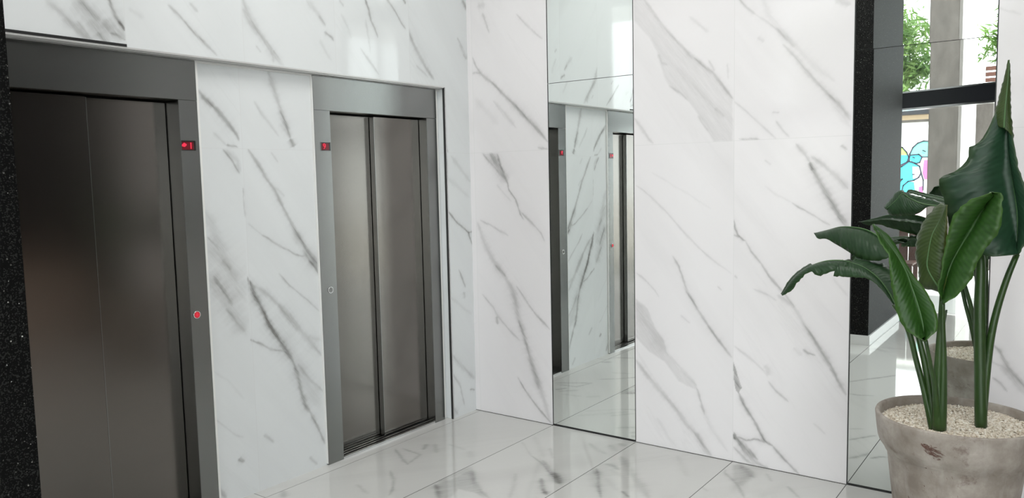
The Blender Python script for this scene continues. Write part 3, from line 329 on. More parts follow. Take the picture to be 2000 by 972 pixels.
LEAVES = [('A',[(2.386,-0.46,1.324),(2.414,-0.5,1.304),(2.458,-0.54,1.308),(2.511,-0.58,1.288),(2.556,-0.62,1.271),(2.602,-0.66,1.252),(2.658,-0.7,1.237),(2.72,-0.74,1.244),(2.761,-0.78,1.262)],[(2.383,-0.45,1.325),(2.448,-0.489,1.343),(2.512,-0.527,1.361),(2.573,-0.566,1.364),(2.632,-0.604,1.357),(2.684,-0.643,1.337),(2.727,-0.681,1.308),(2.754,-0.72,1.27)],[(2.38,-0.44,1.325),(2.443,-0.466,1.331),(2.503,-0.491,1.337),(2.563,-0.517,1.329),(2.62,-0.543,1.322),(2.67,-0.569,1.311),(2.711,-0.594,1.29),(2.736,-0.62,1.261)],0.0,0),('B1',[(2.295,-0.62,1.053),(2.342,-0.644,1.083),(2.381,-0.668,1.132),(2.435,-0.692,1.178),(2.477,-0.716,1.165),(2.594,-0.74,1.215)],[(2.286,-0.6,1.055),(2.341,-0.62,1.135),(2.408,-0.64,1.189),(2.483,-0.66,1.221),(2.55,-0.68,1.23),(2.595,-0.7,1.226)],[(2.278,-0.58,1.056),(2.321,-0.584,1.125),(2.387,-0.588,1.18),(2.461,-0.592,1.209),(2.53,-0.596,1.215),(2.577,-0.6,1.211)],0.0,0),('B2',[(2.543,-0.75,1.17),(2.61,-0.76,1.171),(2.67,-0.77,1.172),(2.707,-0.78,1.156),(2.747,-0.79,1.119),(2.783,-0.8,1.074)],[(2.565,-0.7,1.233),(2.609,-0.718,1.226),(2.662,-0.736,1.209),(2.715,-0.754,1.172),(2.757,-0.772,1.122),(2.785,-0.79,1.075)],[(2.541,-0.6,1.224),(2.621,-0.636,1.229),(2.694,-0.672,1.228),(2.747,-0.708,1.213),(2.779,-0.744,1.161),(2.791,-0.78,1.076)],0.0,0),('G',[(2.725,-0.92,1.401),(2.739,-0.927,1.361),(2.763,-0.933,1.315),(2.786,-0.94,1.278),(2.792,-0.947,1.215),(2.806,-0.953,1.139),(2.826,-0.96,1.058),(2.85,-0.967,1.019),(2.883,-0.973,0.993),(2.923,-0.98,0.979)],[(2.718,-0.88,1.396),(2.761,-0.886,1.339),(2.802,-0.891,1.284),(2.836,-0.897,1.225),(2.859,-0.903,1.165),(2.882,-0.909,1.1),(2.898,-0.914,1.044),(2.914,-0.92,0.967)],[(2.716,-0.86,1.397),(2.776,-0.872,1.35),(2.828,-0.884,1.268),(2.866,-0.897,1.207),(2.9,-0.909,1.169),(2.933,-0.921,1.115),(2.954,-0.933,1.058),(2.952,-0.946,1.016),(2.936,-0.958,0.995),(2.923,-0.97,0.981)],0.0,1),('F',[(2.938,-0.7,1.469),(2.898,-0.71,1.439),(2.865,-0.72,1.39),(2.848,-0.73,1.321),(2.849,-0.74,1.256),(2.867,-0.75,1.197),(2.86,-0.76,1.155),(2.874,-0.77,1.144),(2.942,-0.78,1.143)],[(2.956,-0.82,1.47),(2.933,-0.823,1.408),(2.912,-0.827,1.358),(2.902,-0.83,1.296),(2.899,-0.833,1.237),(2.921,-0.837,1.19),(2.953,-0.84,1.144)],[(2.962,-0.84,1.471),(2.963,-0.84,1.423),(2.965,-0.84,1.366),(2.965,-0.84,1.299),(2.968,-0.84,1.242),(2.967,-0.84,1.193),(2.957,-0.84,1.144)],0.0,2),('H',[(3.11,-0.92,1.517),(3.058,-0.913,1.499),(3.011,-0.905,1.464),(2.984,-0.898,1.417),(2.97,-0.89,1.351),(2.959,-0.883,1.283),(2.95,-0.875,1.206),(2.94,-0.867,1.162),(2.957,-0.86,1.118)],[(3.107,-0.84,1.513),(3.073,-0.838,1.449),(3.038,-0.837,1.377),(3.002,-0.835,1.306),(2.975,-0.833,1.241),(2.96,-0.832,1.173),(2.955,-0.83,1.108)],[(3.113,-0.9,1.517),(3.137,-0.897,1.513),(3.14,-0.893,1.464),(3.138,-0.89,1.419),(3.133,-0.887,1.382),(3.094,-0.883,1.317),(3.07,-0.88,1.269),(3.05,-0.877,1.203),(3.008,-0.873,1.141),(2.963,-0.87,1.104)],0.0,1),('C',[(3.108,-0.6,1.828),(3.096,-0.608,1.826),(3.085,-0.616,1.809),(3.072,-0.624,1.769),(3.051,-0.632,1.721),(3.025,-0.64,1.693),(3.007,-0.648,1.684),(3.003,-0.656,1.637),(2.965,-0.664,1.595),(2.911,-0.672,1.564),(2.928,-0.68,1.494),(2.944,-0.688,1.425),(2.961,-0.696,1.362),(3.01,-0.704,1.305),(3.087,-0.712,1.273),(3.175,-0.72,1.283)],[(3.11,-0.58,1.829),(3.118,-0.587,1.803),(3.125,-0.593,1.763),(3.133,-0.6,1.656),(3.151,-0.607,1.54),(3.168,-0.613,1.423),(3.173,-0.62,1.274)],[(3.115,-0.6,1.825),(3.13,-0.609,1.787),(3.143,-0.618,1.736),(3.152,-0.627,1.694),(3.164,-0.636,1.626),(3.183,-0.644,1.559),(3.215,-0.653,1.464),(3.226,-0.662,1.389),(3.204,-0.671,1.322),(3.179,-0.68,1.28)],0.0,3),('CT',[(3.123,-0.6,2.008),(3.113,-0.6,1.956),(3.101,-0.6,1.899),(3.09,-0.6,1.843),(3.082,-0.6,1.804),(3.089,-0.6,1.765)],[(3.125,-0.62,2.006),(3.123,-0.623,1.943),(3.12,-0.625,1.877),(3.117,-0.628,1.82),(3.116,-0.63,1.753)],[(3.124,-0.6,2.008),(3.129,-0.6,1.945),(3.133,-0.6,1.868),(3.137,-0.6,1.801),(3.146,-0.6,1.729),(3.145,-0.6,1.704)],0.0,2),('D',[(2.688,-0.5,1.441),(2.721,-0.508,1.49),(2.745,-0.517,1.515),(2.782,-0.525,1.503),(2.831,-0.533,1.49),(2.879,-0.542,1.478),(2.936,-0.55,1.455)],[(2.701,-0.56,1.442),(2.737,-0.567,1.476),(2.765,-0.573,1.506),(2.797,-0.58,1.485),(2.843,-0.587,1.465),(2.892,-0.593,1.457),(2.944,-0.6,1.445)],[(2.702,-0.54,1.439),(2.712,-0.55,1.42),(2.737,-0.56,1.414),(2.791,-0.57,1.415),(2.83,-0.58,1.427),(2.873,-0.59,1.456),(2.944,-0.6,1.437)],0.0,0),('D2',[(2.761,-0.46,1.505),(2.778,-0.47,1.521),(2.823,-0.48,1.508),(2.872,-0.49,1.497),(2.931,-0.5,1.482)],[(2.767,-0.48,1.504),(2.784,-0.49,1.512),(2.828,-0.5,1.5),(2.877,-0.51,1.487),(2.935,-0.52,1.471)],[(2.772,-0.5,1.504),(2.791,-0.51,1.504),(2.833,-0.52,1.492),(2.881,-0.53,1.477),(2.94,-0.54,1.459)],0.0,0)]
PETIOLES = [[((2.783,-0.8,1.078),0.0094),((2.81,-0.8,1.038),0.0094),((2.84,-0.8,0.97),0.0105),((2.866,-0.79,0.859),0.0105),((2.897,-0.79,0.741),0.0117),((2.929,-0.79,0.597),0.0141)],[((2.755,-0.74,1.268),0.007),((2.794,-0.75,1.183),0.0082),((2.839,-0.76,1.044),0.0094),((2.874,-0.77,0.927),0.0105),((2.906,-0.78,0.791),0.0129),((2.936,-0.79,0.599),0.0152)],[((2.914,-0.92,0.971),0.007),((2.928,-0.88,0.865),0.0082),((2.939,-0.84,0.769),0.0105),((2.945,-0.8,0.603),0.0152)],[((2.953,-0.84,1.152),0.007),((2.951,-0.83,1.045),0.0105),((2.947,-0.82,0.905),0.0141),((2.945,-0.81,0.763),0.0187),((2.948,-0.8,0.604),0.0211)],[((2.956,-0.84,1.109),0.0082),((2.957,-0.83,1.006),0.0105),((2.961,-0.82,0.887),0.0129),((2.961,-0.81,0.745),0.0164),((2.959,-0.8,0.605),0.0187)],[((2.963,-0.78,1.068),0.0035),((2.956,-0.78,1.028),0.0059),((2.95,-0.79,0.959),0.007),((2.947,-0.79,0.859),0.0082)],[((3.035,-0.62,1.323),0.0105),((3.058,-0.66,1.257),0.0164),((3.062,-0.68,1.071),0.0199),((3.069,-0.68,0.872),0.0211),((3.08,-0.68,0.598),0.0222)],[((3.069,-0.65,1.147),0.0059),((3.077,-0.66,0.989),0.007),((3.082,-0.67,0.871),0.0082),((3.087,-0.68,0.672),0.0094)],[((3.173,-0.62,1.276),0.0105),((3.147,-0.64,1.19),0.0117),((3.121,-0.65,1.081),0.0129),((3.103,-0.66,0.972),0.0141),((3.092,-0.66,0.85),0.0152),((3.085,-0.67,0.71),0.0164),((3.082,-0.68,0.598),0.0164)],[((2.941,-0.58,1.446),0.0059),((2.988,-0.6,1.401),0.007),((3.028,-0.63,1.303),0.0082),((3.053,-0.66,1.147),0.0094)]]


def vein_field(key, U, V, breaks_u, breaks_v):
    """strength of the drawn stone figure at grid points"""
    I = np.zeros(U.shape)
    wob = lambda s, k: .0016*(np.sin(U*71*s+V*37*s+k)+np.sin(V*113*s-U*49*s+2*k)*.7+np.sin(U*190*s+V*160*s+3*k)*.5)
    Uw, Vw = U+wob(1, .3), V+wob(1, 1.9)
    for poly, wd, a, pts in VEINS[key]:
        P = np.array(pts)
        c = P.mean(0)
        iu, iv = np.searchsorted(breaks_u, c[0]), np.searchsorted(breaks_v, c[1])
        lo = (breaks_u[iu-1] if iu > 0 else -99, breaks_v[iv-1] if iv > 0 else -99)
        hi = (breaks_u[iu] if iu < len(breaks_u) else 99, breaks_v[iv] if iv < len(breaks_v) else 99)
        half = wd*.78+.0014
        mg = half*4.5+.008
        m0 = (U > max(lo[0], P[:, 0].min()-mg)) & (U < min(hi[0], P[:, 0].max()+mg)) & (V > max(lo[1], P[:, 1].min()-mg)) & (V < min(hi[1], P[:, 1].max()+mg))
        if not m0.any(): continue
        u, v = Uw[m0], Vw[m0]
        closed = np.vstack([P, P[:1]]) if poly else P
        seg = np.linalg.norm(np.diff(closed, axis=0), axis=1); L = np.concatenate([[0], np.cumsum(seg)])
        best = np.full(u.shape, 9.); tt = np.zeros(u.shape)
        for k in range(len(closed)-1):
            d = closed[k+1]-closed[k]; q = np.clip(((u-closed[k, 0])*d[0]+(v-closed[k, 1])*d[1])/(d@d+1e-12), 0, 1)
            ds = np.hypot(u-closed[k, 0]-q*d[0], v-closed[k, 1]-q*d[1])
            mm = ds < best; best[mm] = ds[mm]; tt[mm] = (L[k]+q[mm]*seg[k])/L[-1]
        if poly:
            ins = np.zeros(u.shape, bool)
            for k in range(len(closed)-1):
                (x1, y1), (x2, y2) = closed[k], closed[k+1]
                if y1 == y2: continue
                cr = ((y1 > v) != (y2 > v)) & (u < (x2-x1)*(v-y1)/(y2-y1)+x1)
                ins ^= cr
            s = np.where(ins, best, -best); val = a*np.clip(.5+s/(wd+1e-6), 0, 1)
        else:
            tap = np.clip(np.minimum(tt, 1-tt)*7, 0, 1)**.6
            s_ = tt*L[-1]; h = half*(.35+.65*tap)*(1+.14*np.sin(s_*31+c[0]*9)+.12*np.sin(s_*83+c[1]*17)+.10*np.sin(s_*207))
            val = a*.88*(np.exp(-(best/h)**2*1.1)*.92+.16*np.exp(-(best/(h*2.6+.004))**2))*(.5+.5*tap)*(1+.10*np.sin(s_*23+1))
        I[m0] = 1-(1-I[m0])*(1-np.clip(val, 0, 1))
    return I

class Slab:
    """collects fine grids into one mesh with a 'vein' attribute"""
    def __init__(s): s.v = []; s.f = []; s.a = []; s.n = 0
    def grid(s, key, fn, u0, u1, v0, v1, step, bu, bv, flip=False):
        nu, nv = max(2, int((u1-u0)/step)+1), max(2, int((v1-v0)/step)+1)
        U, V = np.meshgrid(np.linspace(u0, u1, nu), np.linspace(v0, v1, nv), indexing='ij')
        I = vein_field(key, U, V, bu, bv) if key else np.zeros(U.shape)
        X = np.stack(fn(U, V), -1).reshape(-1, 3)
        idx = np.arange(nu*nv).reshape(nu, nv)+s.n
        q = np.stack([idx[:-1, :-1], idx[1:, :-1], idx[1:, 1:], idx[:-1, 1:]], -1).reshape(-1, 4)
        if flip: q = q[:, ::-1]
        s.v.append(X); s.f.append(q); s.a.append(I.ravel()); s.n += nu*nv
    def quad(s, pts):
        X = np.array(pts, float); s.v.append(X); s.f.append(np.array([[0, 1, 2, 3]])+s.n); s.a.append(np.zeros(4)); s.n += 4
    def box(s, x0, x1, y0, y1, z0, z1):
        P = [(x0, y0, z0), (x1, y0, z0), (x1, y1, z0), (x0, y1, z0), (x0, y0, z1), (x1, y0, z1), (x1, y1, z1), (x0, y1, z1)]
        for f in ((0, 3, 2, 1), (4, 5, 6, 7), (0, 1, 5, 4), (1, 2, 6, 5), (2, 3, 7, 6), (3, 0, 4, 7)): s.quad([P[i] for i in f])
    def build(s, name, mat):
        V = np.concatenate(s.v); Fq = np.concatenate(s.f); A = np.concatenate(s.a)
        me = bpy.data.meshes.new(name)
        me.vertices.add(len(V)); me.vertices.foreach_set('co', V.ravel().astype(np.float32))
        me.loops.add(Fq.size); me.loops.foreach_set('vertex_index', Fq.ravel().astype(np.int32))
        me.polygons.add(len(Fq)); me.polygons.foreach_set('loop_start', np.arange(0, Fq.size, 4, dtype=np.int32))
        at = me.attributes.new('vein', 'FLOAT', 'POINT'); at.data.foreach_set('value', A.astype(np.float32))
        me.update(); me.validate()
        return struct(link(name, me, mat))

TOP = 4.0
XR = 6.2
bu_b, bv_b = np.array([.04, .64, 1.24, 1.84, 2.44, 3.04]), np.array([1.78])
s = Slab()
fb = lambda U, V: (U, 0*U, V)
s.grid('B', fb, 0, .64, 0, 3.1, .0042, bu_b, bv_b)
s.grid('B', fb, 1.24, 2.44, 0, 3.1, .0042, bu_b, bv_b)
s.grid('B', fb, 3.04, 3.5, 0, 2.6, .005, bu_b, bv_b)
for a, b, c in ((0, .64, 3.1), (1.24, 2.44, 3.1), (3.04, 3.5, 2.6)): s.quad([(a, 0, c), (b, 0, c), (b, 0, TOP), (a, 0, TOP)])
s.quad([(3.5, 0, 0), (4.24, 0, 0), (4.24, 0, TOP), (3.5, 0, TOP)])
for a in (.64, 1.24, 2.44, 3.04): s.quad([(a, 0, 0), (a, .03, 0), (a, .03, TOP), (a, 0, TOP)])
s.box(-.1, XR, .03, .1, 0, TOP)
s.build('wall_back', M['marble_back'])
bm = bmesh.new(); bx(bm, 4.24, XR, -.01, .03, 0, TOP); struct(from_bm('wall_back_dark', bm, M['paint_dark']))  # unseen end of the back wall, made dark for the steel's reflections

bu_l, bv_l = np.array([-2.33, -1.75, -1.15, -.56]), np.array([1.78])
s = Slab()
fl = lambda U, V: (0*U, U, V)
s.grid('L', fl, -3.0, 0, 2.204, 3.2, .005, bu_l, bv_l, )
s.grid('L', fl, -.246, 0, 0, 2.204, .0042, bu_l, bv_l)
s.quad([(0, -3.0, 3.2), (0, 0, 3.2), (0, 0, TOP), (0, -3.0, TOP)])
s.quad([(0, -6.6, 2.204), (0, -3.0, 2.204), (0, -3.0, TOP), (0, -6.6, TOP)])
s.quad([(-.055, -.246, 0), (0, -.246, 0), (0, -.246, 2.204), (-.055, -.246, 2.204)])
s.quad([(-.055, -6.6, 2.204), (0, -6.6, 2.204), (0, -.246, 2.204), (-.055, -.246, 2.204)])
s.quad([(0, -6.6, 0), (0, -3.2, 0), (0, -3.2, 2.204), (0, -6.6, 2.204)])
fr_ = lambda U, V: (0*U-.055, U, V)
s.grid('R', fr_, -1.985, -1.29, 0, 2.204, .0042, np.array([-1.75]), bv_l)
s.quad([(-.055, -.285, 0), (-.055, -.246, 0), (-.055, -.246, 2.204), (-.055, -.285, 2.204)])
s.quad([(-.055, -3.2, 0), (-.055, -3.03, 0), (-.055, -3.03, 2.204), (-.055, -3.2, 2.204)])
s.box(-.3, -.2, -6.6, .1, 0, TOP)
for y in (-1.985, -1.29, -.285, -3.03): s.quad([(-.2, y, 0), (-.055, y, 0), (-.055, y, 2.204), (-.2, y, 2.204)])
s.build('wall_left', M['marble_left'])

s = Slab()
ff = lambda U, V: (U, V, 0*U)
s.grid('F', ff, 0.04, 3.1, -3.6, 0, .0065, np.array([.04, .64, 1.24, 1.84, 2.44, 3.04]), np.array([-50.]))
s.quad([(-.2, -3.6, 0), (.04, -3.6, 0), (.04, 0, 0), (-.2, 0, 0)])
s.quad([(3.1, -3.6, 0), (XR+.2, -3.6, 0), (XR+.2, 0, 0), (3.1, 0, 0)])
s.quad([(-.2, -7.0, 0), (XR+.2, -7.0, 0), (XR+.2, -3.6, 0), (-.2, -3.6, 0)])
s.build('floor', M['marble_floor'])
bm = bmesh.new(); bx(bm, -.3, XR+.3, -6.9, .1, TOP, TOP+.2); struct(from_bm('ceiling', bm, M['paint_white']))
bm = bmesh.new(); bx(bm, XR, XR+.12, -4.6, .1, 0, TOP); struct(from_bm('wall_right', bm, M['paint_dark']))

# recess profiles
bm = bmesh.new()
bx(bm, -.056, .003, -3.2, -.24, 2.196, 2.204)
for k in range(3): bx(bm, -.052+k*.018, -.044+k*.018, -3.2, -.246, 2.190, 2.196)
struct(from_bm('trim_1', bm, plain('satin aluminium', (.62, .62, .61), .35, .45)))
bm = bmesh.new(); bx(bm, -.056, -.044, -3.2, -.25, 2.180, 2.190); struct(from_bm('trim_9', bm, M['caulk']))
bm = bmesh.new(); bx(bm, -.001, .004, -3.2, -2.33, 2.204, 2.216); struct(from_bm('trim_2', bm, M['alu_dark']))
bm = bmesh.new(); bx(bm, -.006, .004, -.250, -.240, 0, 2.2); struct(from_bm('trim_3', bm, M['alu']))
bm = bmesh.new(); bx(bm, -.010, .005, -.254, -.250, 0, 2.2); struct(from_bm('trim_4', bm, M['alu_dark']))
bm = bmesh.new(); bx(bm, .0385, .0415, -3.6, 0, -.01, .0006); struct(from_bm('trim_5', bm, plain('grout', (.35, .35, .34), .8)))
bm = bmesh.new(); bx(bm, -.056, .04, -1.7775, -1.7745, -.01, .0006); struct(from_bm('trim_6', bm, plain('dark grout', (.2, .2, .19), .8)))

bm = bmesh.new()
for a, b in ((0, .64), (1.24, 2.44), (3.04, XR)): bx(bm, a, b, -.0045, .001, -.002, .0025)
struct(from_bm('trim_10', bm, plain('floor joint', (.10, .095, .09), .8)))

# ------------------------------------------------------------------ lifts
FONT = None
def text_mesh(name, body, size, mat, parent, mtx, extrude=.0006):
    c = bpy.data.curves.new(name, 'FONT'); c.body = body; c.size = size; c.extrude = extrude; c.align_x = 'CENTER'; c.align_y = 'CENTER'
    o = bpy.data.objects.new(name, c); COL.objects.link(o)
    bpy.context.view_layer.update()
    me = bpy.data.meshes.new_from_object(o); bpy.data.objects.remove(o)
    me.transform(mtx)
    return link(name, me, mat, parent)
ON_LEFT = lambda x, y, z: Matrix(((0, 0, 1, x), (1, 0, 0, y), (0, 1, 0, z), (0, 0, 0, 1)))   # text lying on a wall that faces +X

def lift(y0, y1, front_left, disp, btn, label, num, lit):
    """y0..y1 = outer width of the portal"""
    jw = .115; yc = (y0+y1)/2
    e = empty('elevator', (-.05, yc, 0), label, 'elevator', 'lift doors along the left wall')
    box('header', (-.17, -.040, y0, y1, 2.0015, 2.188), M['steel'], e, .0012)
    for a, b in ((y0, y0+jw), (y1-jw+.02, y1)):
        box('jamb', (-.17, -.041, a, b, 0.0, 2.0), M['steel'], e, .0012)
    bm = bmesh.new()
    a, b = y0+jw, y1-jw+.02
    for q0, q1, z in ((-.185, -.160, .012), (-.150, -.140, .012), (-.122, -.112, .012), (-.092, -.082, .012), (-.062, -.044, .012)): bx(bm, q0, q1, a, b, 0.001, z)
    from_bm('sill', bm, M['alu'], e)
    box('sill_groove', (-.185, -.046, a, b, .0005, .004), M['gap'], e)
    mid = (a+b)/2+.01
    f0, f1, g0, g1 = (a, mid+.012, mid-.02, b) if front_left else (mid-.012, b, a, mid+.02)
    fp = box('door_panel', (-.146, -.110, f0+.003, f1-.003, .014, 1.992), M['steel_door'], e, .002)
    ye = f1 if front_left else f0
    box('edge_strip', (-.1455, -.1092, ye-.0045, ye-.001, .016, 1.990) if front_left else (-.1455, -.1092, ye+.001, ye+.0045, .016, 1.990), M['steel'], fp)
    box('door_panel', (-.175, -.150, g0+.003, g1-.003, .014, 1.992), M['steel_door'], e, .002)
    box('shaft_lining', (-.2, -.19, y0, y1, 0, 2.19), M['gap'], e)
    for yy in ((y0-.006, y0-.0005), (y1+.0005, y1+.011)): box('sealant_strip', (-.058, -.0405, yy[0], yy[1], .01, 2.18), M['caulk'], e)
    # floor indicator
    dy, dz, dw, dh = disp
    d = box('floor_display', (-.046, -.0395, dy-dw/2, dy+dw/2, dz-dh/2, dz+dh/2), M['black'], e)
    box('display_screen', (-.0400, -.0388, dy-dw/2+.004, dy+dw/2-.010, dz-dh/2+.004, dz+dh/2-.006), M['red_glow'], d)
    bm = bmesh.new()
    for c in ((dy-dw/2-.002, dy+dw/2+.002, dz+dh/2, dz+dh/2+.002), (dy-dw/2-.002, dy+dw/2+.002, dz-dh/2-.002, dz-dh/2), (dy-dw/2-.002, dy-dw/2, dz-dh/2, dz+dh/2), (dy+dw/2, dy+dw/2+.002, dz-dh/2, dz+dh/2)):
        bx(bm, -.042, -.0382, c[0], c[1], c[2], c[3])
    from_bm('display_frame', bm, M['steel'], d)
    if num == '9': text_mesh('display_digit', '9', .043, M['red_lit'], d, ON_LEFT(-.0382, dy-.010, dz))
    else:
        text_mesh('display_digit', '1', .043, M['red_lit'], d, ON_LEFT(-.0382, dy+.012, dz-.002))
        bm = bmesh.new()
        vs = [bm.verts.new((-.0378, dy+p[0], dz+p[1])) for p in ((-.034, .004), (-.022, .013), (-.010, .006), (-.010, .001), (-.020, -.007), (-.034, -.004))]
        bm.faces.new(vs); from_bm('display_arrow', bm, M['red_lit'], d)
    # call button
    by, bz = btn
    bm = bmesh.new(); pts = [(-.0385, by+.0165*math.cos(k*math.pi/16), bz+.0165*math.sin(k*math.pi/16)) for k in range(33)]
    tube(bm, pts, .0022, 6, False)
    bt = from_bm('call_button', bm, M['chrome'], e, True)
    bm = bmesh.new(); bmesh.ops.create_cone(bm, cap_ends=True, segments=28, radius1=.0145, radius2=.0135, depth=.006)
    bmesh.ops.transform(bm, matrix=Matrix.Translation((-.0385, by, bz))@Matrix.Rotation(math.pi/2, 4, 'Y'), verts=bm.verts)
    from_bm('button_cap', bm, M['btn_lit'] if lit else M['steel'], bt)
    text_mesh('button_mark', '0', .019, M['red_lit'] if lit else M['black'], bt, ON_LEFT(-.0352, by, bz), .0003)
    return e
lift(-1.290, -.285, False, (-1.216, 1.802, .066, .046), (-1.223, .998), 'brushed steel lift door with red 9 above its left jamb, nearer the corner', '9', False)
lift(-3.005, -1.985, True, (-2.042, 1.789, .072, .046), (-2.049, .984), 'brushed steel lift door beside the black granite column, its round button lit red', '1', True)

# ------------------------------------------------------------------ mirrors
def mirror(x0, x1, z0, z1, label, tilt=0., bottom=False):
    c = ((x0+x1)/2, 0.004, z0)
    e = empty('wall_mirror', c, label, 'mirror', 'mirror panes between the marble slabs')
    bm = bmesh.new(); bx(bm, x0, x1, .0, .005, z0, z1)
    for f in bm.faces:
        if f.normal.y > -.5: f.material_index = 1
    p = from_bm('mirror_pane', bm, [M['mirror'], M['mirror_edge']], e)
    box('backing_board', (x0+.002, x1-.002, .012, .016, z0, z1), M['mirror_edge'], e)
    bm = bmesh.new(); zs = 0 if bottom else z0; bx(bm, x0-.0058, x0-.001, -.001, .03, zs, z1); bx(bm, x1+.001, x1+.0048, -.001, .03, zs, z1)
    from_bm('edge_strip', bm, M['alu_dark'], e)
    if bottom:
        bm = bmesh.new(); bx(bm, x0, x1, -.004, .012, 0.001, .007); bx(bm, x0, x1, -.001, .012, .007, .0105)
        from_bm('bottom_channel', bm, [M['alu_dark']], e)
    if tilt: p.rotation_euler.z = tilt
    return e
SEAM = 2.189
mirror(.646, 1.235, .012, SEAM-.0015, 'narrow mirror standing on the floor between the corner slab and the wide marble panels', 0, True)
mirror(.646, 1.235, SEAM+.0015, TOP-.01, 'upper mirror pane directly above the one reflecting the lift doors')
mirror(2.446, 3.035, .012, SEAM-.0015, 'tall floor mirror behind the potted plant', 0, True)
mirror(2.446, 3.035, SEAM+.0015, TOP-.01, 'upper mirror pane above the plant reflecting trees outside', .0010)

# ------------------------------------------------------------------ granite column
e = empty('granite_column', (1.71, -4.2, 0), 'black speckled granite column at the left edge of the view', 'column')
box('shaft', (1.60, 1.82, -4.93, -3.514, .09, TOP), M['granite'], e, .002)
box('skirting', (1.585, 1.835, -4.945, -3.50, 0.0, .09), M['skirt'], e, .002)

# ------------------------------------------------------------------ shop front
P1, P2 = Vector((1.64, -5.83, 0)), Vector((2.57, -5.45, 0))
fd = (P2-P1).normalized(); fn_ = Vector((-fd.y, fd.x, 0))
FA, FB = P1-fd*.72, P1+fd*4.93
def slantbox(bm, s0, s1, n0, n1, z0, z1):
    r = bx(bm, s0, s1, n0, n1, z0, z1)
    for v in r['verts']:
        v.co = Vector((P1.x, P1.y, 0))+fd*v.co.x+fn_*v.co.y+Vector((0, 0, v.co.z))
bm = bmesh.new(); slantbox(bm, -1.85, 4.93, -.06, .06, 2.305, 2.475)
struct(from_bm('trim_7', bm, M['beam']))
bm = bmesh.new(); slantbox(bm, -1.85, 4.93, -.07, .07, 2.475, 2.492); slantbox(bm, -1.85, 4.93, -.07, .07, 2.285, 2.305); slantbox(bm, -1.85, 4.93, -.05, .05, TOP-.06, TOP)
for s_ in (2.6, 3.9): slantbox(bm, s_-.03, s_+.03, -.04, .04, 0, TOP)
struct(from_bm('trim_8', bm, M['alu']))
bm = bmesh.new(); slantbox(bm, -1.85, 4.93, -.004, .004, .02, 2.285); slantbox(bm, -1.85, 4.93, -.004, .004, 2.492, TOP-.06)
struct(from_bm('window_1', bm, M['glass']))

# ------------------------------------------------------------------ planter
PC = Vector((2.99, -.66, 0))
e = empty('potted_plant', PC, 'broad-leaved banana-like plant in a weathered grey clay pot before the right mirror', 'plant')
prof = [(.0, .0), (.185, 0), (.192, .006), (.216, .24), (.2425, .468), (.2432, .4765), (.2515, .478), (.2545, .486), (.263, .500), (.272, .512), (.278, .53), (.283, .565), (.2875, .61), (.289, .624), (.287, .630), (.282, .6315), (.274, .629), (.271, .622), (.268, .60), (.262, .55), (.0, .55)]
bm = bmesh.new(); N = 96; rings = []
for r, z in prof:
    rings.append([bm.verts.new((PC.x+r*math.cos(k*2*math.pi/N), PC.y+r*math.sin(k*2*math.pi/N), z+.0015*math.sin(3*k*2*math.pi/N))) for k in range(N)] if r > 0 else [bm.verts.new((PC.x, PC.y, z))])
for a, b in zip(rings, rings[1:]):
    for k in range(N):
        k2 = (k+1) % N
        if len(a) == 1: bm.faces.new((a[0], b[k2], b[k]))
        elif len(b) == 1: bm.faces.new((a[k], a[k2], b[0]))
        else: bm.faces.new((a[k], a[k2], b[k2], b[k]))
for rg_ in (rings[5], rings[6], rings[7]):
    rs_ = set(rg_)
    for ed in bm.edges:
        if ed.verts[0] in rs_ and ed.verts[1] in rs_: ed.smooth = False
from_bm('pot', bm, M['clay'], e, True)
# scuffed patch and scratches on the rim band
def on_pot(th, z):
    zs = [p[1] for p in prof[2:12]]; rs = [p[0] for p in prof[2:12]]
    r = float(np.interp(z, zs, rs))+.0014
    return Vector((PC.x+r*math.cos(th), PC.y+r*math.sin(th), z))
bm = bmesh.new()
rg = random.Random(5)
def scratch(th, z, dth, dz, wz):
    n = 7; up, lo = [], []
    for i in range(n):
        q = i/(n-1); wv = wz*math.sin(math.pi*(.12+.8*q))*(.7+.6*rg.random())
        zz = z+dz*q; up.append(bm.verts.new(on_pot(th+dth*q, zz+wv/2))); lo.append(bm.verts.new(on_pot(th+dth*q, zz-wv/2)))
    for i in range(n-1): bm.faces.new((lo[i], lo[i+1], up[i+1], up[i]))
TH0 = -1.72
for i in range(95):
    q = rg.random()
    scratch(TH0-.16+.20*q+rg.gauss(0, .03*(.5+q)), .598-.052*q+rg.gauss(0, .007+.006*q), rg.uniform(.02, .09), rg.uniform(-.016, .004), rg.uniform(.0012, .0042))
for i in range(26): scratch(TH0+rg.uniform(-.5, .5), rg.uniform(.2, .49), rg.uniform(.003, .03), rg.uniform(-.02, .0), rg.uniform(.001, .006))
from_bm('scuff_mark', bm, M['scuff'], e)['kind'] = 'stuff'
box_soil = bmesh.new(); bmesh.ops.create_circle(box_soil, cap_ends=True, segments=64, radius=.266)
bmesh.ops.translate(box_soil, vec=(PC.x, PC.y, .583), verts=box_soil.verts)
from_bm('soil', box_soil, M['soil'], e)
